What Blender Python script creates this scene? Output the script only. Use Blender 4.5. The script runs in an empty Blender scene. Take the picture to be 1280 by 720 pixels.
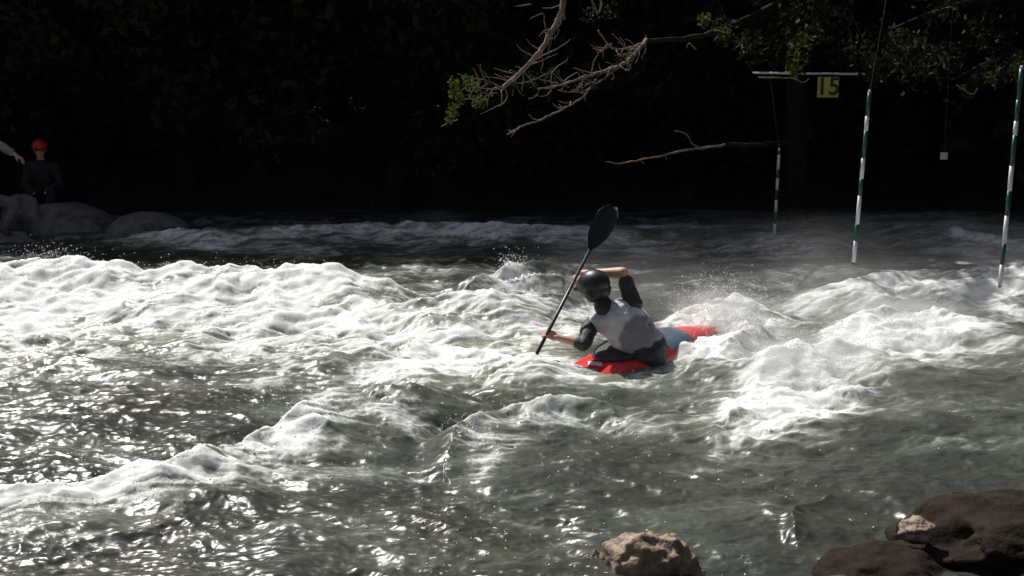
import bpy, bmesh, math, random
import numpy as np
from mathutils import Vector, Matrix, noise as mnoise

random.seed(7)
rng = np.random.default_rng(11)
scene = bpy.context.scene
COL = scene.collection
R = math.radians

# ------------------------------------------------------------------ camera
F, CX, CY, PITCH, CH = 1545.0, 640.0, 360.0, R(11.0), 2.65
cam_data = bpy.data.cameras.new('camera')
cam_data.sensor_width = 36.0
cam_data.lens = 36.0 * F / 1280.0
cam_data.clip_end = 500.0
cam = bpy.data.objects.new('camera', cam_data)
COL.objects.link(cam)
cam.location = (0, 0, CH)
cam.rotation_euler = (R(90) - PITCH, 0, 0)
scene.camera = cam

def ray(px, py):
    u, v = (px - CX) / F, (CY - py) / F
    c, s = math.cos(PITCH), math.sin(PITCH)
    return (u, c + v * s, -s + v * c)

def at(px, py, Y):            # the world point a pixel shows at a given distance into the scene
    x, y, z = ray(px, py)
    t = Y / y
    return Vector((x * t, Y, CH + z * t))

def on(px, py, z=0.0):        # the world point a pixel shows at a given height
    x, y, zz = ray(px, py)
    t = (z - CH) / zz
    return Vector((x * t, y * t, z))

# ------------------------------------------------------------------ light
SUN_AZ = Vector((-0.60, 0.80))
SUN_EL = R(52)
to_sun = Vector((SUN_AZ.x * math.cos(SUN_EL), SUN_AZ.y * math.cos(SUN_EL), math.sin(SUN_EL)))
sd = bpy.data.lights.new('sun', 'SUN')
sd.energy = 5.0
sd.angle = R(0.6)
sd.color = (1.0, 0.965, 0.92)
so = bpy.data.objects.new('sun', sd)
COL.objects.link(so)
so.rotation_euler = to_sun.to_track_quat('Z', 'Y').to_euler()
so.location = (0, 0, 30)
w = bpy.data.worlds.new('World')
scene.world = w
w.use_nodes = True
nt = w.node_tree
nt.nodes.clear()
sky = nt.nodes.new('ShaderNodeTexSky')
sky.sky_type = 'NISHITA'
sky.sun_disc = False
sky.dust_density = 5.0
sky.ozone_density = 0.3
sky.sun_elevation = SUN_EL
sky.sun_rotation = math.atan2(SUN_AZ.x, SUN_AZ.y)
bg = nt.nodes.new('ShaderNodeBackground')
bg.inputs['Strength'].default_value = 0.05
wo = nt.nodes.new('ShaderNodeOutputWorld')
nt.links.new(sky.outputs[0], bg.inputs[0])
nt.links.new(bg.outputs[0], wo.inputs[0])

scene.view_settings.view_transform = 'Standard'
scene.view_settings.look = 'None'
scene.view_settings.exposure = 0.05
scene.view_settings.gamma = 1.0
scene.render.engine = 'CYCLES'
scene.cycles.use_denoising = True
scene.cycles.max_bounces = 5
scene.cycles.diffuse_bounces = 2
scene.cycles.glossy_bounces = 2
scene.cycles.transparent_max_bounces = 4
scene.cycles.volume_bounces = 3
scene.cycles.volume_step_rate = 2.0
scene.cycles.sample_clamp_indirect = 4.0
scene.cycles.caustics_reflective = False
scene.cycles.caustics_refractive = False

# ------------------------------------------------------------------ numpy noise
_perm = rng.permutation(4096)
_ang = rng.random(4096) * 2 * np.pi
_gx, _gy = np.cos(_ang), np.sin(_ang)

def perlin(x, y, seed=0):
    xi = np.floor(x).astype(np.int64); yi = np.floor(y).astype(np.int64)
    xf = x - xi; yf = y - yi
    u = xf * xf * xf * (xf * (xf * 6 - 15) + 10)
    v = yf * yf * yf * (yf * (yf * 6 - 15) + 10)
    def g(ix, iy, dx, dy):
        h = _perm[(_perm[(ix + seed * 131) & 4095] + iy) & 4095]
        return _gx[h] * dx + _gy[h] * dy
    a = g(xi, yi, xf, yf); b = g(xi + 1, yi, xf - 1, yf)
    c = g(xi, yi + 1, xf, yf - 1); d = g(xi + 1, yi + 1, xf - 1, yf - 1)
    return 1.5 * ((a + (b - a) * u) * (1 - v) + (c + (d - c) * u) * v)

def fbm(x, y, octv, seed=0, gain=0.5, lac=2.03):
    s = 0; a = 1.0; t = 0
    for k in range(octv):
        s = s + a * perlin(x, y, seed + k); t += a
        x = x * lac + 3.1; y = y * lac + 7.7; a *= gain
    return s / t

def ridged(x, y, octv, seed=0, gain=0.5):
    s = 0; a = 1.0; t = 0
    for k in range(octv):
        s = s + a * (1 - np.abs(perlin(x, y, seed + k)) * 1.6); t += a
        x = x * 2.07 + 5.3; y = y * 2.07 + 1.9; a *= gain
    return s / t

def sstep(a, b, x):
    t = np.clip((x - a) / (b - a), 0, 1)
    return t * t * (3 - 2 * t)

# ------------------------------------------------------------------ generic helpers
def mesh_obj(name, me, mat=None, parent=None, smooth=True):
    o = bpy.data.objects.new(name, me)
    COL.objects.link(o)
    if mat is not None:
        me.materials.append(mat)
    if parent is not None:
        o.parent = parent
    if smooth and len(me.polygons):
        me.polygons.foreach_set('use_smooth', [True] * len(me.polygons))
    return o

def tag(o, label=None, cat=None, group=None, kind=None):
    if label: o['label'] = label
    if cat: o['category'] = cat
    if group: o['group'] = group
    if kind: o['kind'] = kind
    return o

def empty(name, loc=(0, 0, 0)):
    o = bpy.data.objects.new(name, None)
    o.empty_display_size = 0.2
    COL.objects.link(o)
    o.location = loc
    return o

def adopt(o, root):           # parent to an Empty that may stand away from the origin
    o.parent = root
    o.matrix_parent_inverse = Matrix.Translation(root.location).inverted()
    return o

def quads_mesh(name, V, Q):
    me = bpy.data.meshes.new(name)
    n, m = len(V), len(Q)
    k = Q.shape[1]
    me.vertices.add(n); me.vertices.foreach_set('co', np.ascontiguousarray(V, dtype=np.float32).ravel())
    me.loops.add(m * k); me.loops.foreach_set('vertex_index', np.ascontiguousarray(Q, dtype=np.int32).ravel())
    me.polygons.add(m)
    me.polygons.foreach_set('loop_start', np.arange(0, m * k, k, dtype=np.int32))
    me.update(calc_edges=True)
    return me

def tube_arrays(pts, rads, seg=8, wob=0.0):
    """closed tapered tube along points"""
    pts = [Vector(p) for p in pts]
    V, Q, T = [], [], []
    prev = None
    for i, p in enumerate(pts):
        d = (pts[min(i + 1, len(pts) - 1)] - pts[max(i - 1, 0)])
        d = d.normalized() if d.length > 1e-9 else Vector((0, 0, 1))
        if prev is None:
            a = d.orthogonal().normalized()
        else:
            a = (prev - d * prev.dot(d)).normalized()
        prev = a
        b = d.cross(a)
        for k in range(seg):
            t = 2 * math.pi * k / seg
            r = rads[i] * (1 + wob * (random.random() - .5))
            V.append(p + (a * math.cos(t) + b * math.sin(t)) * r)
    for i in range(len(pts) - 1):
        for k in range(seg):
            k2 = (k + 1) % seg
            Q.append((i * seg + k, i * seg + k2, (i + 1) * seg + k2, (i + 1) * seg + k))
    V.append(pts[0]); V.append(pts[-1])
    c0, c1 = len(V) - 2, len(V) - 1
    for k in range(seg):
        k2 = (k + 1) % seg
        Q.append((c0, k2, k)); Q.append((c1, (len(pts) - 1) * seg + k, (len(pts) - 1) * seg + k2))
    return V, Q

class MB:
    def __init__(s): s.V = []; s.Fc = []
    def add(s, V, Q):
        o = len(s.V)
        s.V += [tuple(v) for v in V]
        s.Fc += [tuple(i + o for i in q) for q in Q]
    def tube(s, pts, rads, seg=8, wob=0.0):
        if not hasattr(rads, '__len__'): rads = [rads] * len(pts)
        s.add(*tube_arrays(pts, rads, seg, wob))
    def box(s, c, size, rot=None):
        c = Vector(c); V = []
        for sx in (-1, 1):
            for sy in (-1, 1):
                for sz in (-1, 1):
                    v = Vector((sx * size[0] / 2, sy * size[1] / 2, sz * size[2] / 2))
                    if rot is not None: v = rot @ v
                    V.append(c + v)
        s.add(V, [(0, 1, 3, 2), (4, 6, 7, 5), (0, 4, 5, 1), (2, 3, 7, 6), (0, 2, 6, 4), (1, 5, 7, 3)])
    def mesh(s, name):
        me = bpy.data.meshes.new(name)
        me.from_pydata(s.V, [], s.Fc); me.update()
        return me
    def build(s, name, mat, parent=None, smooth=True):
        return mesh_obj(name, s.mesh(name), mat, parent, smooth)

def smooth_path(pts, sub=4, jit=0.0):
    pts = [Vector(p) for p in pts]
    out = []
    for i in range(len(pts) - 1):
        p0 = pts[max(i - 1, 0)]; p1 = pts[i]; p2 = pts[i + 1]; p3 = pts[min(i + 2, len(pts) - 1)]
        for k in range(sub):
            t = k / sub
            q = 0.5 * ((2 * p1) + (-p0 + p2) * t + (2 * p0 - 5 * p1 + 4 * p2 - p3) * t * t + (-p0 + 3 * p1 - 3 * p2 + p3) * t ** 3)
            if jit: q += Vector((random.uniform(-jit, jit), random.uniform(-jit, jit), random.uniform(-jit, jit)))
            out.append(q)
    out.append(pts[-1])
    return out

# ------------------------------------------------------------------ materials
def new_mat(name):
    m = bpy.data.materials.new(name)
    m.use_nodes = True
    n = m.node_tree.nodes
    return m, m.node_tree, n['Principled BSDF'], n

def N(nt, t, **kw):
    n = nt.nodes.new(t)
    for k, v in kw.items():
        if hasattr(n, k): setattr(n, k, v)
        else: n.inputs[k].default_value = v
    return n

def noisy_mat(name, c1, c2, scale=4, rough=0.7, bump=0.3, bscale=20, c3=None, c3scale=2.0, c3t=0.55, dist=0.02, metallic=0, spec=0.5):
    m, t, b, n = new_mat(name)
    tc = N(t, 'ShaderNodeTexCoord')
    nz = N(t, 'ShaderNodeTexNoise', Scale=scale, Detail=8.0, Roughness=0.65)
    t.links.new(tc.outputs['Object'], nz.inputs['Vector'])
    rp = N(t, 'ShaderNodeValToRGB')
    rp.color_ramp.elements[0].position = 0.35; rp.color_ramp.elements[1].position = 0.65
    rp.color_ramp.elements[0].color = (*c1, 1); rp.color_ramp.elements[1].color = (*c2, 1)
    t.links.new(nz.outputs[0], rp.inputs[0])
    out = rp.outputs[0]
    if c3:
        n3 = N(t, 'ShaderNodeTexNoise', Scale=c3scale, Detail=6.0, Roughness=0.6)
        t.links.new(tc.outputs['Object'], n3.inputs['Vector'])
        r3 = N(t, 'ShaderNodeMapRange'); r3.inputs[1].default_value = c3t; r3.inputs[2].default_value = c3t + 0.1
        t.links.new(n3.outputs[0], r3.inputs[0])
        mx = N(t, 'ShaderNodeMix', data_type='RGBA')
        t.links.new(r3.outputs[0], mx.inputs[0]); t.links.new(out, mx.inputs[6]); mx.inputs[7].default_value = (*c3, 1)
        out = mx.outputs[2]
    t.links.new(out, b.inputs['Base Color'])
    b.inputs['Roughness'].default_value = rough
    b.inputs['Metallic'].default_value = metallic
    b.inputs['Specular IOR Level'].default_value = spec
    if bump:
        nb = N(t, 'ShaderNodeTexNoise', Scale=bscale, Detail=6.0, Roughness=0.6)
        t.links.new(tc.outputs['Object'], nb.inputs['Vector'])
        bp = N(t, 'ShaderNodeBump', Strength=bump, Distance=dist)
        t.links.new(nb.outputs[0], bp.inputs['Height']); t.links.new(bp.outputs[0], b.inputs['Normal'])
    return m

M = {}
M['bark'] = noisy_mat('bark', (.020, .016, .012), (.045, .036, .028), 8, .95, .6, 30, spec=.1)
M['pale_sleeve'] = noisy_mat('pale_sleeve', (.18, .16, .17), (.28, .25, .26), 9, .8, .4, 18)
M['dead_wood'] = noisy_mat('dead_wood', (.11, .075, .05), (.27, .20, .145), 14, .8, .5, 60, c3=(.12, .08, .06), c3scale=3)
M['rock_far'] = noisy_mat('rock_far', (.10, .095, .09), (.22, .21, .205), 4, .85, .8, 9, c3=(.045, .042, .035), c3scale=1.5)
M['rock_tan'] = noisy_mat('rock_tan', (.17, .10, .075), (.38, .29, .20), 11, .6, .7, 30, c3=(.16, .17, .07), c3scale=8, c3t=.56)
M['rock_brown'] = noisy_mat('rock_brown', (.006, .003, .002), (.024, .012, .007), 7, .85, .8, 22, c3=(.022, .024, .008), c3scale=3.2, c3t=.56, spec=.2)
M['rock_wet'] = noisy_mat('rock_wet', (.015, .015, .016), (.05, .048, .05), 8, .3, .7, 30)
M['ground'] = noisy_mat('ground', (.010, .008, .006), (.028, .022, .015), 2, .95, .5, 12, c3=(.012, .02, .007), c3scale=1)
M['red_plastic'] = noisy_mat('red_plastic', (.62, .025, .02), (.72, .04, .03), 4, .25, .05, 10)
M['blue_grey_plastic'] = noisy_mat('blue_grey_plastic', (.07, .11, .15), (.10, .14, .19), 4, .3, .05, 10)
M['white_plastic'] = noisy_mat('white_plastic', (.75, .75, .74), (.82, .82, .8), 4, .4, .0, 10)
M['neoprene'] = noisy_mat('neoprene', (.018, .018, .02), (.035, .035, .038), 14, .6, .3, 60)
M['grey_vest'] = noisy_mat('grey_vest', (.52, .52, .54), (.70, .70, .71), 7, .7, .6, 22, dist=.03)
M['purple_shade'] = noisy_mat('purple_shade', (.09, .06, .10), (.14, .10, .14), 10, .7, .3, 30)  # unused tone for the painted shade on the vest back
M['skin'] = noisy_mat('skin', (.52, .27, .19), (.62, .34, .25), 12, .5, .15, 80)
M['black_plastic'] = noisy_mat('black_plastic', (.015, .015, .017), (.03, .03, .032), 10, .38, .1, 20)
M['blade'] = noisy_mat('blade', (.004, .007, .010), (.007, .011, .014), 5, .6, .05, 20)
M['red_helmet'] = noisy_mat('red_helmet', (.50, .012, .02), (.6, .02, .03), 5, .3, .0, 20)
M['dark_jacket'] = noisy_mat('dark_jacket', (.014, .015, .017), (.026, .028, .03), 9, .85, .5, 18, dist=.03)
M['grey_trousers'] = noisy_mat('grey_trousers', (.09, .09, .095), (.14, .14, .15), 9, .85, .5, 18)
M['pole_white'] = noisy_mat('pole_white', (.72, .73, .74), (.82, .82, .82), 6, .35, .0, 10)
M['pole_green'] = noisy_mat('pole_green', (.008, .075, .045), (.012, .10, .06), 6, .35, .0, 10)
M['bar_metal'] = noisy_mat('bar_metal', (.5, .5, .52), (.62, .62, .64), 12, .4, .0, 10)
M['board_yellow'] = noisy_mat('board_yellow', (.40, .34, .05), (.52, .45, .08), 8, .5, .0, 10)
M['ink'] = noisy_mat('ink', (.012, .012, .012), (.02, .02, .02), 8, .6, .0, 10)
M['cord'] = noisy_mat('cord', (.08, .08, .07), (.12, .12, .1), 20, .8, .0, 10)
M['hair'] = noisy_mat('hair', (.02, .013, .01), (.04, .028, .02), 20, .6, .3, 60)

def leaf_mat(name, c1, c2):
    m, t, b, n = new_mat(name)
    g = N(t, 'ShaderNodeNewGeometry')
    rp = N(t, 'ShaderNodeValToRGB')
    rp.color_ramp.elements[0].color = (*c1, 1); rp.color_ramp.elements[1].color = (*c2, 1)
    t.links.new(g.outputs['Random Per Island'], rp.inputs[0])
    t.links.new(rp.outputs[0], b.inputs['Base Color'])
    b.inputs['Roughness'].default_value = .7; b.inputs['Specular IOR Level'].default_value = .15
    tr = N(t, 'ShaderNodeBsdfTranslucent')
    t.links.new(rp.outputs[0], tr.inputs['Color'])
    mx = N(t, 'ShaderNodeMixShader'); mx.inputs[0].default_value = 0.3
    out = n['Material Output']
    t.links.new(b.outputs[0], mx.inputs[1]); t.links.new(tr.outputs[0], mx.inputs[2]); t.links.new(mx.outputs[0], out.inputs[0])
    return m
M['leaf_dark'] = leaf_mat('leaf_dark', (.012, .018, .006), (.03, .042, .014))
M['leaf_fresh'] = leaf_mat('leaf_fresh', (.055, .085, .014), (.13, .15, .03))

# water -------------------------------------------------------------
def water_mat():
    m, t, b, n = new_mat('river_water')
    L = t.links.new
    tc = N(t, 'ShaderNodeTexCoord')
    fo = N(t, 'ShaderNodeAttribute', attribute_name='foam')
    ae = N(t, 'ShaderNodeAttribute', attribute_name='aeration')
    # fine break-up of the foam, stretched along the current (x)
    mp = N(t, 'ShaderNodeMapping'); mp.inputs['Scale'].default_value = (.42, 1, 1); mp.inputs['Rotation'].default_value = (0, 0, -.24)
    L(tc.outputs['Object'], mp.inputs['Vector'])
    n1 = N(t, 'ShaderNodeTexNoise', Scale=22.0, Detail=7.0, Roughness=0.7, Distortion=0.8)
    L(mp.outputs[0], n1.inputs['Vector'])
    sub = N(t, 'ShaderNodeMath', operation='SUBTRACT'); L(n1.outputs[0], sub.inputs[0]); sub.inputs[1].default_value = .5
    # break-up strongest where foam is half thick
    k1 = N(t, 'ShaderNodeMath', operation='MULTIPLY'); L(sub.outputs[0], k1.inputs[0]); k1.inputs[1].default_value = .50
    ad = N(t, 'ShaderNodeMath', operation='ADD'); L(fo.outputs['Fac'], ad.inputs[0]); L(k1.outputs[0], ad.inputs[1])
    mr = N(t, 'ShaderNodeMapRange', interpolation_type='SMOOTHSTEP'); L(ad.outputs[0], mr.inputs[0])
    mr.inputs[1].default_value = .04; mr.inputs[2].default_value = .92
    # water body colour
    c1 = N(t, 'ShaderNodeMix', data_type='RGBA')
    nl = N(t, 'ShaderNodeTexNoise', Scale=.9, Detail=3.0); L(tc.outputs['Object'], nl.inputs['Vector'])
    dp = N(t, 'ShaderNodeValToRGB')
    dp.color_ramp.elements[0].position = .35; dp.color_ramp.elements[1].position = .65
    dp.color_ramp.elements[0].color = (.038, .038, .029, 1); dp.color_ramp.elements[1].color = (.029, .037, .033, 1)
    L(nl.outputs[0], dp.inputs[0])
    L(ae.outputs['Fac'], c1.inputs[0]); L(dp.outputs[0], c1.inputs[6]); c1.inputs[7].default_value = (.27, .31, .235, 1)
    c2 = N(t, 'ShaderNodeMix', data_type='RGBA')
    L(mr.outputs[0], c2.inputs[0]); L(c1.outputs[2], c2.inputs[6]); c2.inputs[7].default_value = (.80, .81, .80, 1)
    L(c2.outputs[2], b.inputs['Base Color'])
    ss = N(t, 'ShaderNodeMath', operation='MULTIPLY'); L(mr.outputs[0], ss.inputs[0]); ss.inputs[1].default_value = .55
    L(ss.outputs[0], b.inputs['Subsurface Weight']); b.inputs['Subsurface Radius'].default_value = (1, 1.05, .95); b.inputs['Subsurface Scale'].default_value = .10
    rr = N(t, 'ShaderNodeMapRange'); L(mr.outputs[0], rr.inputs[0]); rr.inputs[3].default_value = .28; rr.inputs[4].default_value = .75
    L(rr.outputs[0], b.inputs['Roughness'])
    b.inputs['IOR'].default_value = 1.33
    # ripples
    n2 = N(t, 'ShaderNodeTexNoise', Scale=7.0, Detail=8.0, Roughness=0.52, Distortion=0.5)
    mp2 = N(t, 'ShaderNodeMapping'); mp2.inputs['Scale'].default_value = (.5, 1.25, 1); mp2.inputs['Rotation'].default_value = (0, 0, -.12)
    L(tc.outputs['Object'], mp2.inputs['Vector']); L(mp2.outputs[0], n2.inputs['Vector'])
    bp = N(t, 'ShaderNodeBump', Strength=0.75, Distance=.016)
    L(n2.outputs[0], bp.inputs['Height'])
    bs = N(t, 'ShaderNodeMapRange'); L(mr.outputs[0], bs.inputs[0]); bs.inputs[3].default_value = .7; bs.inputs[4].default_value = .25; L(bs.outputs[0], bp.inputs['Strength'])
    bp2 = N(t, 'ShaderNodeBump', Strength=.3, Distance=.015)
    L(mr.outputs[0], bp2.inputs['Height']); L(bp.outputs[0], bp2.inputs['Normal'])
    L(bp2.outputs[0], b.inputs['Normal'])
    return m
M['water'] = water_mat()

# ------------------------------------------------------------------ RIVER
U1 = 0.60
u_in = np.linspace(-U1, U1, 1050)
u_out = U1 + (np.linspace(0, 1, 70)[1:] ** 1.6) * 3.2
us = np.concatenate([-u_out[::-1], u_in, u_out])
Ys = 4.4 * (20.6 / 4.4) ** np.linspace(0, 1, 900)
UU, YY = np.meshgrid(us, Ys)
X = UU * YY * 1.0
Y = YY.copy()

def warp(x, y, s, amt, seed):
    return x + amt * fbm(x * s, y * s, 3, seed), y + amt * fbm(x * s + 9, y * s + 4, 3, seed + 20)

# ridges of standing waves: pixel, pixel, height -> world polyline; width behind, width in front
def crest(lst):
    return [(*on(a, b, z).to_tuple(), z)[:3] for a, b, z in lst]
RIDGES = [
    ([(-500, 345, .40), (-200, 335, .45), (0, 327, .46), (60, 319, .50), (150, 326, .46), (230, 333, .42), (330, 333, .42), (380, 326, .46), (430, 336, .40), (500, 348, .30), (560, 362, .15)], .45, 1.0),
    ([(600, 352, .22), (632, 326, .38), (665, 317, .45), (705, 326, .36), (745, 348, .18)], .35, .55),
    ([(470, 400, .10), (520, 380, .22), (560, 371, .28), (610, 370, .30), (660, 366, .28), (730, 372, .15)], .35, .8),
    ([(-60, 612, .08), (0, 606, .12), (60, 602, .14), (140, 587, .17), (210, 575, .17), (300, 546, .18), (360, 520, .20), (400, 494, .26), (470, 482, .24), (560, 486, .14)], .16, .42),
    ([(568, 560, .08), (572, 532, .13), (615, 512, .15), (700, 497, .19), (760, 501, .18), (825, 514, .08)], .14, .30),
    ([(975, 366, .12), (1050, 349, .24), (1100, 338, .30), (1180, 335, .30), (1280, 331, .30), (1400, 335, .30), (1700, 340, .3)], .4, .7),
    ([(925, 495, .06), (950, 450, .18), (990, 430, .26), (1055, 426, .25), (1105, 440, .14)], .25, .6),
    ([(835, 405, .10), (880, 382, .22), (925, 370, .27), (975, 384, .18)], .3, .55),
    ([(1060, 402, .16), (1110, 382, .26), (1170, 384, .20), (1250, 400, .12)], .3, .5),
    ([(860, 306, .05), (930, 299, .12), (1000, 297, .14), (1060, 303, .05)], .3, .5),
    ([(1120, 297, .05), (1180, 288, .14), (1240, 296, .10), (1320, 300, .08)], .3, .5),
    ([(180, 290, .14), (260, 284, .20), (400, 279, .22), (560, 276, .24), (700, 280, .18), (800, 283, .06)], .4, .5),
    ([(700, 480, .02), (860, 492, .07), (905, 500, .04)], .15, .3),
    ([(0, 440, .05), (90, 445, .12), (190, 462, .08)], .2, .4),
    ([(640, 452, .03), (668, 442, .17), (700, 447, .10), (716, 452, .02)], .16, .22),
    ([(838, 458, .05), (868, 440, .20), (905, 425, .22), (940, 410, .15)], .2, .3),
    ([(330, 452, .05), (420, 437, .14), (470, 440, .06)], .2, .4),
    ([(985, 672, .03), (987, 650, .05), (1005, 634, .05), (1040, 628, .03)], .06, .09),
]
H = np.zeros_like(X)
xw, yw = warp(X, Y, .9, .16, 40)
for lst, wb, wf in RIDGES:
    P = [(on(a, b, z).x, on(a, b, z).y, z) for a, b, z in lst]
    best = np.full(X.shape, 1e9); hh = np.zeros(X.shape); sg = np.zeros(X.shape)
    for (x0, y0, z0), (x1, y1, z1) in zip(P[:-1], P[1:]):
        dx, dy = x1 - x0, y1 - y0
        t = np.clip(((xw - x0) * dx + (yw - y0) * dy) / (dx * dx + dy * dy), 0, 1)
        d = np.hypot(xw - x0 - t * dx, yw - y0 - t * dy)
        side = np.sign(dx * (yw - y0) - dy * (xw - x0))
        mk = d < best
        best = np.where(mk, d, best); hh = np.where(mk, z0 + (z1 - z0) * t, hh); sg = np.where(mk, side, sg)
    wd = np.where(sg > 0, wb, wf)
    e = best / wd
    prof = np.exp(-e * e * 1.1) * .55 + np.exp(-e * 2.2) * .45
    H = np.maximum(H, 0) + hh * prof * (1 - .5 * np.clip(H / .5, 0, 1)) if False else H + hh * prof
    if max(z for _, _, z in lst) > .15:       # trough behind the wave
        H -= .35 * hh * np.exp(-((e - 2.0) / .8) ** 2) * (sg > 0)

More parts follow.
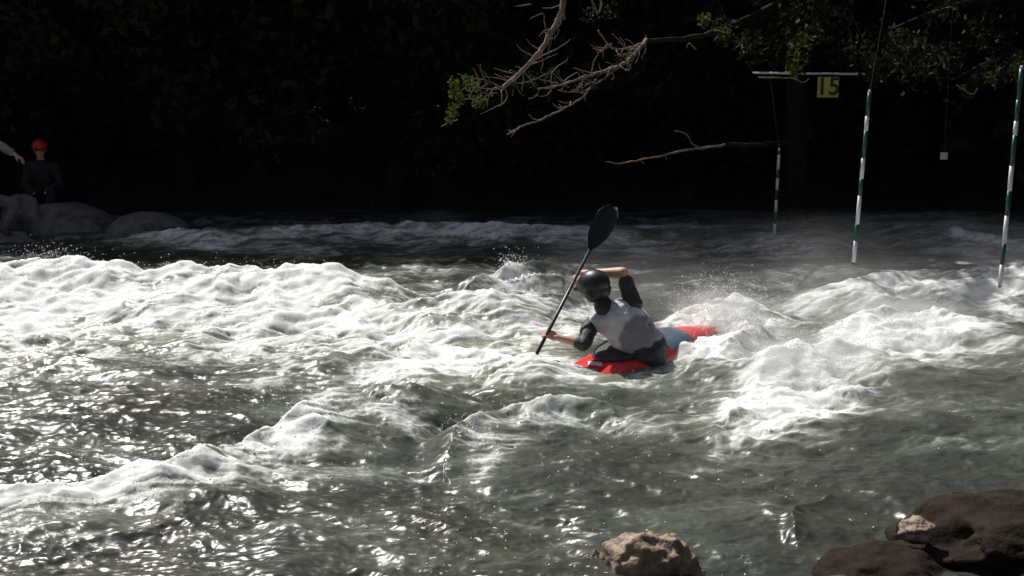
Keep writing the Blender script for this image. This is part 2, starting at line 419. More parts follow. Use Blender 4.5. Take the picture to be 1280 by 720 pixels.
# foam field: (px, py, rx, ry, angle in the picture plane deg, strength, height)
FOAM = [
    # left breaking wave
    (0, 345, 130, 30, 0, 1.0, .35), (130, 345, 150, 26, 0, 1.0, .35), (280, 352, 130, 22, 0, .9, .35), (385, 345, 90, 22, 0, .95, .38), (470, 362, 70, 14, 10, .55, .25),
    (60, 385, 110, 22, 0, .65, .1), (200, 375, 90, 12, 0, .40, .15), (330, 380, 100, 12, 5, .45, .15), (-150, 370, 150, 60, 0, .9, .2),
    (110, 430, 120, 22, 0, .30, .05), (35, 440, 60, 18, 0, .25, .05), (300, 430, 80, 16, -5, .34, .05),
    (420, 425, 80, 16, 5, .5, .1), (20, 400, 40, 10, 0, .2, .1),
    # hump
    (640, 340, 42, 20, -20, 1.0, .35), (690, 335, 40, 14, 15, .35, .35), (735, 385, 30, 14, 0, .4, .1), (565, 345, 50, 8, 0, .3, .1),
    # centre
    (560, 395, 95, 24, 0, .85, .2), (640, 400, 80, 26, 0, .65, .2), (520, 430, 90, 22, 0, .8, .1), (610, 440, 100, 24, 0, .75, .05), (700, 390, 60, 14, 0, .45, .1),
    (560, 465, 100, 14, 0, .5, .05), (680, 455, 60, 14, 0, .35, .0), (650, 480, 90, 10, 0, .2, .0), (470, 465, 50, 14, -20, .45, .1),
    (390, 450, 60, 10, 20, .3, .05), (355, 470, 60, 8, 25, .3, .0),
    # diagonal crest
    (440, 492, 75, 13, 4, .85, .22), (378, 517, 50, 17, 30, 1.0, .2), (310, 548, 65, 14, 20, .95, .15), (230, 575, 55, 16, 12, 1.0, .15), (150, 592, 50, 16, 10, 1.0, .12),
    (60, 603, 65, 10, 4, .75, .1), (-60, 610, 70, 14, 0, .7, .1), (300, 570, 80, 16, 15, .38, .05), (400, 545, 90, 14, 10, .32, .05), (120, 625, 130, 16, 5, .32, 0),
    (520, 505, 80, 9, 0, .28, .1), (510, 538, 90, 8, -5, .34, .0), (590, 505, 50, 10, 0, .3, .1),
    (50, 660, 100, 24, 0, .22, 0), (60, 510, 50, 14, 0, .30, 0), (20, 475, 60, 12, 0, .3, 0), (110, 495, 40, 7, 0, .3, 0),
    # middle curl
    (588, 540, 22, 22, 0, .75, .1), (650, 512, 50, 7, 5, .55, .15), (740, 510, 80, 10, -3, .75, .15), (620, 575, 26, 20, 0, .42, 0), (650, 545, 50, 14, 0, .25, .05), (600, 605, 30, 14, 0, .3, 0),
    (610, 585, 10, 25, 0, .3, 0),
    # around the boat
    (760, 480, 90, 9, 0, .3, 0), (830, 462, 40, 8, 10, .35, 0), (690, 428, 30, 7, 0, .3, 0), (850, 395, 25, 12, 0, .6, .1), (720, 490, 60, 6, 0, .25, 0),
    # right splashes
    (1008, 448, 72, 36, 25, 2.5, .28), (1045, 420, 85, 18, 10, 1.6, .28), (972, 480, 56, 22, 15, 1.8, .12), (930, 425, 30, 16, 0, .8, .15), (915, 385, 60, 26, 0, 1.8, .25), (870, 400, 25, 16, 0, .8, .15),
    (1110, 398, 68, 26, 0, 1.6, .2), (1060, 410, 50, 12, 0, .45, .15), (1180, 405, 80, 14, -5, .4, .1), (1230, 420, 70, 14, -8, .3, .1),
    (1030, 358, 50, 7, 10, .65, .22), (1120, 345, 70, 8, 8, .7, .28), (1220, 340, 90, 8, 0, .75, .28), (1330, 345, 120, 14, 0, .7, .28), (1240, 360, 50, 9, 0, .5, .2), (1160, 365, 80, 8, 0, .28, .2),
    (1240, 375, 80, 5, -6, .4, .1), (900, 345, 40, 10, 0, .2, .05), (900, 320, 30, 7, 20, .2, 0), (975, 345, 20, 5, -20, .4, 0),
    # shaded far water
    (990, 292, 45, 6, -6, .45, .1), (960, 303, 50, 5, 0, .4, .1), (1190, 288, 50, 6, -8, .55, .1), (1260, 300, 60, 5, -5, .35, .08), (1200, 268, 120, 5, 0, .3, 0), (860, 308, 60, 5, 0, .3, 0), (1090, 280, 50, 4, 0, .25, 0),
    (400, 280, 190, 6, 2, .5, .2), (600, 279, 120, 7, 0, .55, .2), (230, 288, 60, 7, 0, .4, .18), (600, 300, 30, 6, 0, .3, 0), (800, 300, 80, 4, 0, .3, 0), (820, 285, 100, 3, 0, .3, 0),
    (540, 330, 60, 7, 0, .32, 0), (470, 320, 60, 4, 0, .15, 0),
    (1235, 455, 80, 8, -12, .15, 0), (1060, 540, 60, 8, 0, .12, 0), (890, 570, 12, 8, 0, .35, 0), (1180, 520, 80, 10, 0, .1, 0),
    (300, 415, 420, 50, 0, .20, .1), (120, 520, 140, 40, 0, .12, 0), (100, 650, 260, 50, 0, .10, 0), (650, 590, 80, 50, 0, .10, 0), (1120, 440, 260, 60, 0, .16, .05), (960, 480, 90, 30, 20, .5, .15), (1050, 470, 60, 16, 20, .6, .15),
    (1150, 300, 260, 26, 0, .14, 0), (500, 300, 320, 20, 0, .16, 0), (760, 330, 160, 16, 0, .12, 0),
    (250, 590, 190, 22, 14, .22, .05), (430, 560, 160, 18, 14, .20, .03), (60, 560, 90, 10, 0, .3, 0), (180, 480, 60, 6, -6, .3, 0), (420, 478, 40, 12, 20, .5, .1), (700, 470, 60, 10, 0, .35, 0), (560, 480, 120, 10, 4, .35, .05),
    (672, 438, 40, 12, 0, .6, .15), (870, 425, 34, 14, -10, .9, .12), (862, 442, 30, 12, 0, .55, .12), (930, 405, 50, 20, 20, .9, .2), (1075, 425, 60, 16, 10, .6, .2), (800, 472, 60, 6, 0, .4, 0), (500, 410, 60, 16, 0, .4, .15),
    (680, 530, 90, 14, 0, .25, .05), (720, 620, 120, 8, 6, .14, 0), (1150, 470, 110, 10, -6, .22, 0), (1180, 560, 120, 14, -4, .16, 0),
    (820, 530, 80, 10, 0, .2, 0), (500, 640, 110, 8, 8, .22, 0), (330, 660, 90, 7, 4, .2, 0), (640, 650, 60, 7, -8, .2, 0), (870, 590, 40, 6, 0, .25, 0), (450, 590, 70, 7, 8, .22, 0),
    # darker, foam free pools
    (215, 520, 120, 20, 5, -.45, 0), (300, 505, 60, 16, 10, -.3, 0), (170, 402, 110, 16, 0, -.45, .1), (213, 408, 22, 12, 0, -.3, .1), (18, 405, 22, 10, 0, -.35, .1), (440, 445, 45, 9, -5, -.35, .05), (470, 370, 50, 8, -15, -.35, .15), (370, 395, 60, 6, 0, -.2, .1),
    (640, 395, 25, 8, 0, -.3, .2), (350, 435, 30, 9, 0, -.25, .05), (740, 445, 40, 8, 0, -.3, 0), (850, 455, 60, 22, 0, -.4, 0), (980, 400, 50, 10, -15, -.25, .2), (1000, 405, 28, 10, 0, -.25, .2),
    (1210, 350, 50, 5, 0, -.3, .2), (690, 342, 40, 14, 0, -.3, .3), (60, 465, 60, 8, 0, -.2, 0), (480, 520, 60, 9, 0, -.2, 0),
]
Fm = np.zeros_like(X)
xq, yq = warp(X, Y, 1.3, .10, 60)
xq, yq = warp(xq, yq, 4.0, .05, 61)
for px, py, rx, ry, an, val, z in FOAM:
    c = on(px, py, z); cx2 = on(px + 1, py, z); cy2 = on(px, py - 1, z)
    sx = (cx2 - c).x; sy = (cy2 - c).y
    # picture-plane coordinates of this ellipse, kept as a world-space affine frame around its centre
    du = (xq - c.x - (yq - c.y) * c.x / c.y) / sx
    dv = (yq - c.y) / sy
    ca, sa = math.cos(R(an)), math.sin(R(an))
    a = (du * ca + dv * sa) / rx; b = (-du * sa + dv * ca) / ry
    e = a * a + b * b
    Fm += val * np.exp(-e ** 1.3 * .9)

near = sstep(7.2, 5.5, Y)
base = .02 + .15 * sstep(8.0, 12, Y) + .06 * sstep(13, 15, Y) + .12 * sstep(12.5, 14.5, Y) * sstep(0, 3, X)
turb = np.clip(Fm, 0, 1)
# lacy, streaked foam noise drawn out along the current
fa = R(14); Xr = X * math.cos(fa) + Y * math.sin(fa); Yr = -X * math.sin(fa) + Y * math.cos(fa)
sx1, sy1 = warp(Xr * .40, Yr, 1.2, .42, 3)
lace = ridged(sx1 * 2.6, sy1 * 2.6, 5, 5, .6)
blot = fbm(sx1 * 1.7, sy1 * 1.7, 6, 12, .6)
fine = fbm(Xr * 7, Yr * 20, 4, 31, .6)
lace2 = ridged(sx1 * 6.5 + .3, sy1 * 9.5, 5, 55, .62)
lump = ridged(sx1 * 3.2, sy1 * 3.8, 4, 110, .5)
swell = fbm(X * 2.0, Y * 2.4, 3, 130)
Fsoft = np.where(Fm > .75, .75 + (Fm - .75) * .45, Fm)
Fs = base + Fsoft * .72 + .42 * (lace - .62) + .95 * (lace2 - .60) * (.45 + Fsoft) + (.52 + .52 * np.clip(Fm, 0, 1)) * blot + .32 * fine + .40 * (lump - .6) * np.clip(Fm, 0, 1) + .22 * swell * np.clip(Fm, 0, 1)
foam = np.clip((Fs - .13) / 1.12, 0, 1.0)
# isolated flecks and bubbles carried down the dark water
fl = fbm(X * 13, Y * 20, 2, 77); patch = sstep(-.1, .35, fbm(X * .9, Y * .9, 3, 78)) * sstep(1.6, -.2, X) + .15
foam = np.maximum(foam, sstep(.46, .60, fl) * np.clip(patch, 0, 1) * .85 * sstep(12.5, 10, Y))
aer = np.clip(.75 * Fm + .55 * blot + .02 + .08 * sstep(8, 11, Y), 0, 1) * .8
for px, py, rx, ry, val in ((150, 408, 70, 14, 1.0), (213, 408, 26, 14, 1.0), (18, 405, 26, 12, .9), (440, 445, 50, 10, .7), (480, 368, 45, 8, .7), (605, 358, 30, 9, .6), (350, 435, 30, 8, .6), (110, 458, 60, 8, .5), (360, 500, 60, 10, .4), (430, 395, 40, 6, .5)):
    c = on(px, py, .08); sx = (on(px + 1, py, .08) - c).x; sy = (on(px, py - 1, .08) - c).y
    e = ((xq - c.x) / sx / rx) ** 2 + ((yq - c.y) / sy / ry) ** 2
    aer = np.maximum(aer, val * np.exp(-e))
aer = np.clip(aer + .25 * np.exp(-(((X - on(900, 560).x) / 3) ** 2 + ((Y - 9) / 2.5) ** 2)) * .4, 0, 1)

# chop: many scales, rougher where the water is aerated
ch = .026 * ridged(xw * 2.6 + 4, yw * 5.0, 3, 150, .5) * sstep(12, 8, Y) + .060 * fbm(X * 1.1, Y * 1.5, 3, 90) + .042 * ridged(xw * 1.7, yw * 2.6, 4, 95, .5) + .008 * fbm(Xr * 4, Yr * 9, 3, 99, .5)
H = H + ch - .03 + turb * (.048 * (lump - .6)) + turb * .012 * (lace2 - .6) + np.clip(foam, 0, 1) * .005 * fbm(X * 9, Y * 12, 3, 120, .5)
H += turb * .11 * swell
# flatten under the boat so that it floats at its waterline
bc = on(785, 441, .05)
e = ((X - bc.x) / .75) ** 2 + ((Y - bc.y) / .55) ** 2
wgt = np.exp(-e * e)
H = H * (1 - wgt) + .03 * wgt + .012 * wgt * fbm(X * 6, Y * 6, 3, 140)
for dx_, dy_, hh_, sx_, sy_ in ((1.0, .84, .16, .42, .28), (-1.0, -.85, .06, .45, .40), (.70, .26, .12, .32, .20), (.56, -.04, .11, .22, .16)):
    H += hh_ * (1 + .5 * swell + .5 * (lace - .6)) * np.exp(-(((xw - bc.x - dx_) / sx_) ** 2 + ((yw - bc.y - dy_) / sy_) ** 2))
# damp at the edges of the sheet
H = H * sstep(20.6, 19.6, Y)

nr, nc = X.shape
V = np.stack([X, Y, H], -1).reshape(-1, 3)
idx = np.arange(nr * nc).reshape(nr, nc)
Q = np.stack([idx[:-1, :-1], idx[:-1, 1:], idx[1:, 1:], idx[1:, :-1]], -1).reshape(-1, 4)
me = quads_mesh('river_water', V, Q)
for nm, arr in (('foam', foam), ('aeration', aer)):
    at_ = me.attributes.new(nm, 'FLOAT', 'POINT')
    at_.data.foreach_set('value', arr.astype(np.float32).ravel())
river = mesh_obj('river_water', me, M['water'])
tag(river, kind='structure')

def water_z(x, y):
    i = int(np.clip(np.searchsorted(Ys, y), 0, nr - 1)); j = int(np.clip(np.searchsorted(us, x / y), 0, nc - 1))
    return float(H[i, j])

# ------------------------------------------------------------------ spray: droplets thrown up from the breaking water
def droplets():
    n = 0; pts = []; rad = []
    p = (np.clip(Fm - .55, 0, 1) ** 1.2) * (X > -9) * (X < 9)
    area = YY ** 2
    wts = (p * area).ravel(); wts /= wts.sum()
    pick = rng.choice(wts.size, 5200, p=wts)
    hgt = np.abs(rng.normal(0, .055, 5200)); hgt[::9] *= 2.0
    for k, q in enumerate(pick):
        pts.append((X.flat[q] + rng.normal(0, .05), Y.flat[q] + rng.normal(0, .05), H.flat[q] + hgt[k])); rad.append(rng.uniform(.002, .006))
    # plumes
    for (px, py, z, sx, sz, n_) in [(1005, 440, .30, .26, .14, 900), (905, 378, .32, .25, .13, 1500), (890, 398, .2, .12, .10, 700), (940, 400, .25, .25, .12, 900), (1110, 392, .25, .3, .1, 800), (60, 322, .5, .16, .07, 260), (640, 325, .4, .1, .06, 200),
                                  (985, 345, .1, .2, .12, 200), (900, 345, .15, .12, .12, 200), (400, 490, .25, .3, .05, 200), (150, 588, .15, .3, .05, 160), (585, 535, .12, .1, .05, 120), (690, 425, .05, .12, .06, 160)]:
        c = on(px, py, z)
        for _ in range(n_):
            pts.append((c.x + rng.normal(0, sx), c.y + rng.normal(0, sx * .8), max(c.z + rng.normal(0, sz), water_z(c.x, c.y) * .5))); rad.append(rng.uniform(.002, .0065))
    # splashes flying over the near dark water
    for _ in range(1300):
        x = rng.normal(-1.0, 2.0); y = rng.uniform(5.6, 10.5)
        if fbm(np.array([x * 1.2]), np.array([y * 1.2]), 2, 301)[0] < .02: continue
        pts.append((x, y, water_z(x, y) + abs(rng.normal(0, .03)))); rad.append(rng.uniform(.003, .008))
    P = np.array(pts); r = np.array(rad)[:, None, None]
    o = np.array([(1, 0, 0), (-1, 0, 0), (0, 1, 0), (0, -1, 0), (0, 0, 1), (0, 0, -1)], float)
    Vv = P[:, None, :] + o[None] * r * rng.uniform(.7, 1.4, (len(P), 1, 3))
    t = np.array([(0, 2, 4), (2, 1, 4), (1, 3, 4), (3, 0, 4), (2, 0, 5), (1, 2, 5), (3, 1, 5), (0, 3, 5)])
    T = (t[None] + (np.arange(len(P)) * 6)[:, None, None]).reshape(-1, 3)
    return quads_mesh('spray_droplets', Vv.reshape(-1, 3), T)
m, t_, b_, n_ = new_mat('droplets'); b_.inputs['Base Color'].default_value = (.8, .82, .82, 1); b_.inputs['Roughness'].default_value = .25
nzd = N(t_, 'ShaderNodeTexNoise', Scale=30.0); rpd = N(t_, 'ShaderNodeValToRGB'); rpd.color_ramp.elements[0].color = (.72, .75, .75, 1); rpd.color_ramp.elements[1].color = (.85, .85, .84, 1)
t_.links.new(nzd.outputs[0], rpd.inputs[0]); t_.links.new(rpd.outputs[0], b_.inputs['Base Color'])
M['droplet'] = m
o = mesh_obj('spray_droplets', droplets(), M['droplet'])
tag(o, 'white droplets thrown up above the breaking waves', 'spray', kind='stuff')

# soft mist hanging over the biggest splashes
def mist(name, px, py, z, size, dens, label, seed):
    m = bpy.data.materials.new('mist'); m.use_nodes = True; t = m.node_tree; t.nodes.clear()
    out = N(t, 'ShaderNodeOutputMaterial'); pv = N(t, 'ShaderNodeVolumePrincipled')
    pv.inputs['Color'].default_value = (.95, .95, .95, 1); pv.inputs['Anisotropy'].default_value = .5
    tc = N(t, 'ShaderNodeTexCoord'); ln = N(t, 'ShaderNodeVectorMath', operation='LENGTH')
    t.links.new(tc.outputs['Object'], ln.inputs[0])
    mr = N(t, 'ShaderNodeMapRange', interpolation_type='SMOOTHSTEP'); mr.inputs[1].default_value = 1.0; mr.inputs[2].default_value = .15
    t.links.new(ln.outputs['Value'], mr.inputs[0])
    nz = N(t, 'ShaderNodeTexNoise', Scale=2.6, Detail=6.0); mpn = N(t, 'ShaderNodeMapping'); mpn.inputs['Location'].default_value = (seed, seed * 2, 0)
    t.links.new(tc.outputs['Object'], mpn.inputs[0]); t.links.new(mpn.outputs[0], nz.inputs['Vector'])
    nr_ = N(t, 'ShaderNodeMapRange'); nr_.inputs[1].default_value = .38; nr_.inputs[2].default_value = .65
    t.links.new(nz.outputs[0], nr_.inputs[0])
    mu = N(t, 'ShaderNodeMath', operation='MULTIPLY'); t.links.new(mr.outputs[0], mu.inputs[0]); t.links.new(nr_.outputs[0], mu.inputs[1])
    m2 = N(t, 'ShaderNodeMath', operation='MULTIPLY'); t.links.new(mu.outputs[0], m2.inputs[0]); m2.inputs[1].default_value = dens
    t.links.new(m2.outputs[0], pv.inputs['Density']); t.links.new(pv.outputs[0], out.inputs['Volume'])
    bm = bmesh.new(); bmesh.ops.create_icosphere(bm, subdivisions=3, radius=1.0)
    me = bpy.data.meshes.new(name); bm.to_mesh(me); bm.free()
    o = mesh_obj(name, me, m); o.location = on(px, py, z); o.scale = size
    return tag(o, label, 'spray', kind='stuff')
mist('spray_mist', 1015, 452, .16, (.95, .60, .38), 4, 'soft white cloud of spray over the brightest splash right of the kayak', 1.3)
mist('spray_mist', 900, 390, .28, (.60, .40, .30), 4.5, 'cream spray thrown up at the bow of the kayak', 5.1)
mist('spray_mist', 1120, 395, .14, (1.0, .55, .30), 3, 'low white spray below the striped gate poles', 8.4)

mist('spray_mist', 1120, 370, .05, (5.2, 5.0, .8), .28, 'thin veil of spray drifting over the right half of the river', 2.7)

# ------------------------------------------------------------------ ground
gx = np.linspace(-70, 70, 281); gy = np.concatenate([np.linspace(-30, 3, 40), np.linspace(3.2, 24, 120), np.linspace(24.5, 90, 60)])
GX, GY = np.meshgrid(gx, gy)
def ground_z(GX, GY):
    n = fbm(GX * .35, GY * .35, 4, 200)
    far = sstep(18.4, 21.5, GY + .5 * n) * 1.6 + np.clip(GY - 21, 0, 60) * .22
    nr_ = sstep(5.3, 2.6, GY + .35 * n) * 2.1
    return -1.1 + far + nr_ + .25 * n
GZ = ground_z(GX, GY)
gi = np.arange(GX.size).reshape(GX.shape)
gq = np.stack([gi[:-1, :-1], gi[:-1, 1:], gi[1:, 1:], gi[1:, :-1]], -1).reshape(-1, 4)
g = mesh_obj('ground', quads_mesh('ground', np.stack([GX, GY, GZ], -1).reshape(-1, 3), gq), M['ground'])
tag(g, kind='structure')
def gz(x, y): return float(ground_z(np.array([x], float), np.array([y], float))[0])

# ------------------------------------------------------------------ rocks
def rock(name, loc, size, mat, label, seed, rough=.22, rot=0, flat=0.0, sub=5, group=None):
    bm = bmesh.new(); bmesh.ops.create_icosphere(bm, subdivisions=sub, radius=1.0)
    off = Vector((seed * 3.7, seed * 1.3, seed * 7.1))
    for v in bm.verts:
        p = v.co.copy()
        d = mnoise.fractal(p * 1.1 + off, 1.0, 2.0, 5) * rough + rough * .5 * (mnoise.noise(p * 2.3 + off))
        c = mnoise.voronoi(p * 1.6 + off)[0]
        d += -(c[1] - c[0]) * rough * .45 + mnoise.fractal(p * 6 + off, 1, 2, 4) * rough * .16
        v.co = p * (1 + d)
    for v in bm.verts:
        v.co = Vector((v.co.x * size[0], v.co.y * size[1], v.co.z * size[2]))
    me = bpy.data.meshes.new(name); bm.to_mesh(me); bm.free()
    o = mesh_obj(name, me, mat); o.location = loc; o.rotation_euler = (0, 0, rot)
    return tag(o, label, 'rock', group)

# near bank
p = at(818, 745, 5.9); rock('boulder', (p.x, 6.0, p.z + .02), (.25, .22, .26), M['rock_tan'], 'sunlit tan boulder with knobbly top at the bottom edge', 2.2, .30, sub=6)
p = at(742, 735, 6.0); rock('wet_rock', (p.x, 6.1, p.z), (.11, .12, .14), M['rock_wet'], 'small black wet rock beside the tan boulder', 4.4, .2)
rock('bank_rock', (3.25, 6.1, -.14), (1.2, .65, .47), M['rock_brown'], 'large dark brown mossy rock sloping into the water in the bottom right corner', 6.1, .30, .1, sub=6)
rock('bank_rock', (2.00, 5.95, -.12), (.48, .40, .22), M['rock_brown'], 'low dark wet rock shelf between the boulder and the mossy corner rock', 7.7, .22, .1, sub=6)
p = at(1146, 652, 6.1); rock('stone', (p.x, p.y, p.z - .05), (.095, .09, .07), M['rock_tan'], 'small pale pinkish stone lying on the edge of the mossy rock', 9.2, .2)
# far bank
def far_rock(px, py, Yd, sx, sz, label, seed, rough=.12, rot=0.0):
    p = at(px, py, Yd)
    rock('bank_boulder', (p.x, Yd, p.z - sz * .9), (sx, sx * .8, sz), M['rock_far'], label, seed, rough, rot)
far_rock(183, 268, 18.2, .66, .42, 'smooth rounded grey boulder on the far bank', 1.1, .06)
far_rock(75, 258, 18.4, .85, .42, 'long low dark rock below the feet of the person in a red helmet', 3.3, .10)
far_rock(25, 245, 17.9, .30, .45, 'tall narrow rock at the left edge of the far bank', 5.5, .15)
far_rock(10, 292, 17.2, .45, .30, 'pale rock low at the water line on the far left', 6.9, .12)
far_rock(255, 275, 18.9, .22, .22, 'small round rock just right of the smooth grey boulder', 8.8, .12)
far_rock(640, 274, 19.1, .20, .2, 'small dark stone on the far bank behind the kayaker', 8.1, .15)

# ------------------------------------------------------------------ forest of the far bank
def leaf_cloud(centers, radii, per, size, squash=.8):
    V = []; n = 0
    P = np.repeat(np.array(centers), per, 0); rr = np.repeat(np.array(radii), per)
    d = rng.normal(0, 1, P.shape); d /= np.linalg.norm(d, axis=1)[:, None]
    d *= (rng.random(len(P)) ** .45)[:, None] * rr[:, None]; d[:, 2] *= squash
    P = P + d
    a = rng.normal(0, 1, P.shape); a /= np.linalg.norm(a, axis=1)[:, None]
    b = np.cross(a, rng.normal(0, 1, P.shape)); b /= np.linalg.norm(b, axis=1)[:, None]
    s = (size * rng.uniform(.6, 1.3, len(P)))[:, None]
    V = np.stack([P - a * s, P + b * s * .45, P + a * s, P - b * s * .45], 1).reshape(-1, 3)
    Q = np.arange(len(V)).reshape(-1, 4)
    return V, Q

def tree_meshes(h, cr, seed):
    random.seed(seed)
    mb = MB()
    lean = Vector((random.uniform(-.06, .06), random.uniform(-.08, .02), 0)) * h
    pts = [Vector((0, 0, -.4)) , Vector((0, 0, 0)), lean * .3 + Vector((0, 0, h * .3)), lean * .7 + Vector((0, 0, h * .6)), lean + Vector((0, 0, h * .93))]
    r0 = h * .018 + .05
    mb.tube(smooth_path(pts, 4, .01 * h * .3), list(np.interp(np.linspace(0, 1, 17), [0, .25, 1], [r0 * 1.4, r0, r0 * .15])), 9)
    cs, rs = [], []
    for k in range(34):
        f = random.uniform(.06, .97)
        a = random.uniform(0, 6.28)
        L = cr * (1.05 - .55 * f) * random.uniform(.6, 1.1)
        s = lean * f + Vector((0, 0, h * f * .9))
        e = s + Vector((math.cos(a) * L, math.sin(a) * L, L * random.uniform(.0, .4)))
        mb.tube(smooth_path([s, (s + e) / 2 + Vector((0, 0, -.05 * L)), e], 3), list(np.linspace(r0 * .35, .012, 7)), 5)
        cs.append(e); rs.append(cr * random.uniform(.22, .4))
        cs.append((s + e) / 2 + Vector((random.uniform(-.2, .2), random.uniform(-.2, .2), .1))); rs.append(cr * random.uniform(.2, .36))
        cs.append(s + Vector((0, 0, .2))); rs.append(cr * .3)
    V, Q = leaf_cloud([tuple(c) for c in cs], rs, 190, .105)
    tr = mb.mesh('trunk'); tr.materials.append(M['bark'])
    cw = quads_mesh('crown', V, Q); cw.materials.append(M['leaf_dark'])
    return tr, cw

VAR = [tree_meshes(7.6, 2.5, 1), tree_meshes(8.3, 2.7, 2), tree_meshes(12.0, 3.2, 3), tree_meshes(12.8, 3.0, 4), tree_meshes(17.0, 3.8, 5)]
random.seed(21)
def forest_tree(x, y, v, s=1.0):
    r = empty('forest_tree', (x, y, gz(x, y)))
    r.rotation_euler.z = random.uniform(0, 6.28); r.scale = (s, s, s)
    a = bpy.data.objects.new('trunk', VAR[v][0]); COL.objects.link(a); a.parent = r
    b = bpy.data.objects.new('crown', VAR[v][1]); COL.objects.link(b); b.parent = r
    tag(r, 'dark leafy tree standing in the black shade of the far bank', 'tree', 'trees in deep shade on the far bank')
    return r
for k in range(30):
    x = -25 + k * 1.75 + random.uniform(-.4, .4)
    s = random.uniform(.9, 1.02)
    if -11.5 < x < -7: s = .9
    forest_tree(x, 20.7 + random.uniform(-.3, .6), k % 2, s)
for k in range(22):
    forest_tree(-26 + k * 2.4 + random.uniform(-.3, .3), 22.6 + random.uniform(-.3, .3), (k + 1) % 2, random.uniform(1.15, 1.28))
for k in range(16):
    forest_tree(-27 + k * 3.4 + random.uniform(-.6, .6), 24.3 + random.uniform(-.6, .6), 2 + k % 2, random.uniform(.85, 1.0))
for k in range(14):
    forest_tree(-30 + k * 4.4 + random.uniform(-.8, .8), 29.5 + random.uniform(-.8, .8), 4, random.uniform(.9, 1.05))

# ------------------------------------------------------------------ overhanging trees
def branch(px_list, r0, r1, parent, name='branch', mat='dead_wood', jit=.006, sub=4):
    pts = [at(a, b, y) for a, b, y in px_list]
    sp = smooth_path(pts, sub, jit)
    n = len(sp)
    rads = [r0 + (r1 - r0) * (i / (n - 1)) for i in range(n)]
    mb = MB(); mb.tube(sp, rads, 7, .35)
    return sp, mb

ot = empty('overhanging_tree', (4.6, 19.6, gz(4.6, 19.6)))
tag(ot, 'leaning tree whose bare twiggy branches reach out over the water into the sun', 'tree')
mb = MB()
base_z = ot.location.z
trunk_pts = [(4.6, 19.6, base_z - .4), (4.5, 19.4, base_z + .6), (4.3, 18.9, 2.0), (3.9, 18.2, 3.4), (3.2, 17.2, 4.6), (2.6, 16.2, 5.4)]
sp = smooth_path(trunk_pts, 4, .02)
mb.tube(sp, list(np.linspace(.19, .07, len(sp))), 12, .12)
adopt(mb.build('trunk', M['bark']), ot)

limbs = [
    # upper limb coming down to the leafy tip
    ([(2.6, 16.2, 5.4), (1.6, 14.6, 4.6), at(715, -40, 13.7), at(704, 8, 13.5), at(695, 30, 13.5), at(684, 50, 13.45), at(672, 68, 13.4), at(655, 86, 13.4), at(640, 100, 13.4), at(628, 110, 13.35)], .035, .020),
    # long lit branch
    ([at(808, 50, 14.4), at(790, 72, 14.1), at(775, 82, 14.0), at(745, 92, 13.9), at(720, 100, 13.8), at(700, 107, 13.7), at(672, 111, 13.6)], .024, .008),
    ([at(775, 82, 14.0), at(755, 98, 13.9), at(735, 111, 13.9), at(722, 115, 13.85), at(697, 113, 13.8)], .011, .006),
    ([at(808, 52, 14.4), at(790, 59, 14.3), at(770, 62, 14.2), at(757, 52, 14.1), at(748, 38, 14.1)], .013, .010),
    ([at(745, 100, 13.9), at(730, 120, 13.8), at(715, 130, 13.7), at(695, 140, 13.6), at(675, 150, 13.5), at(650, 159, 13.4), at(634, 168, 13.3)], .010, .008),
    # low lone twig
    ([at(905, 181, 14.9), at(900, 182, 14.8), at(862, 187, 14.5), at(830, 194, 14.4), at(800, 200, 14.3), at(775, 204, 14.2), at(757, 202, 14.1)], .017, .005),
    ([at(876, 186, 14.6), at(866, 180, 14.5), at(861, 172, 14.5), at(855, 166, 14.5), at(843, 164, 14.5)], .009, .004),
    ([at(704, -10, 13.9), at(735, -12, 14.0), at(741, 2, 14.0), at(745, 14, 14.0), at(750, 14, 14.0), at(751, -2, 14.0)], .012, .012),
]
for pts, r0, r1 in limbs:
    sp = smooth_path(pts, 5, .007)
    mb = MB(); mb.tube(sp, [1.05 * (r0 + (r1 - r0) * i / (len(sp) - 1)) for i in range(len(sp))], 7, .35)
    adopt(mb.build('branch', M['dead_wood']), ot)
# twigs
def twiglets():
    out = []
    for path, n_, L in (([(703, 15), (684, 50), (655, 86), (628, 110)], 16, 26), ([(808, 50), (775, 82), (720, 100), (672, 111)], 22, 22), ([(760, 98), (697, 113)], 8, 16), ([(735, 112), (695, 140), (634, 168)], 9, 12), ([(628, 110), (590, 100)], 12, 26), ([(800, 56), (757, 55)], 8, 18), ([(628, 112), (600, 130)], 8, 22)):
        for _ in range(n_):
            f = random.random() * (len(path) - 1.001); i = int(f); f -= i
            x = path[i][0] + (path[i + 1][0] - path[i][0]) * f; y = path[i][1] + (path[i + 1][1] - path[i][1]) * f
            dx, dy = path[i + 1][0] - path[i][0], path[i + 1][1] - path[i][1]
            a = math.atan2(dy, dx) + random.choice((-1, 1)) * random.uniform(.35, 1.2); l = L * random.uniform(.4, 1.2)
            b = a + random.uniform(-.7, .7)
            out.append([(x, y), (x + math.cos(a) * l * .5, y + math.sin(a) * l * .5), (x + math.cos(a) * l * .5 + math.cos(b) * l * .5, y + math.sin(a) * l * .5 + math.sin(b) * l * .5)])
    return out
random.seed(77)
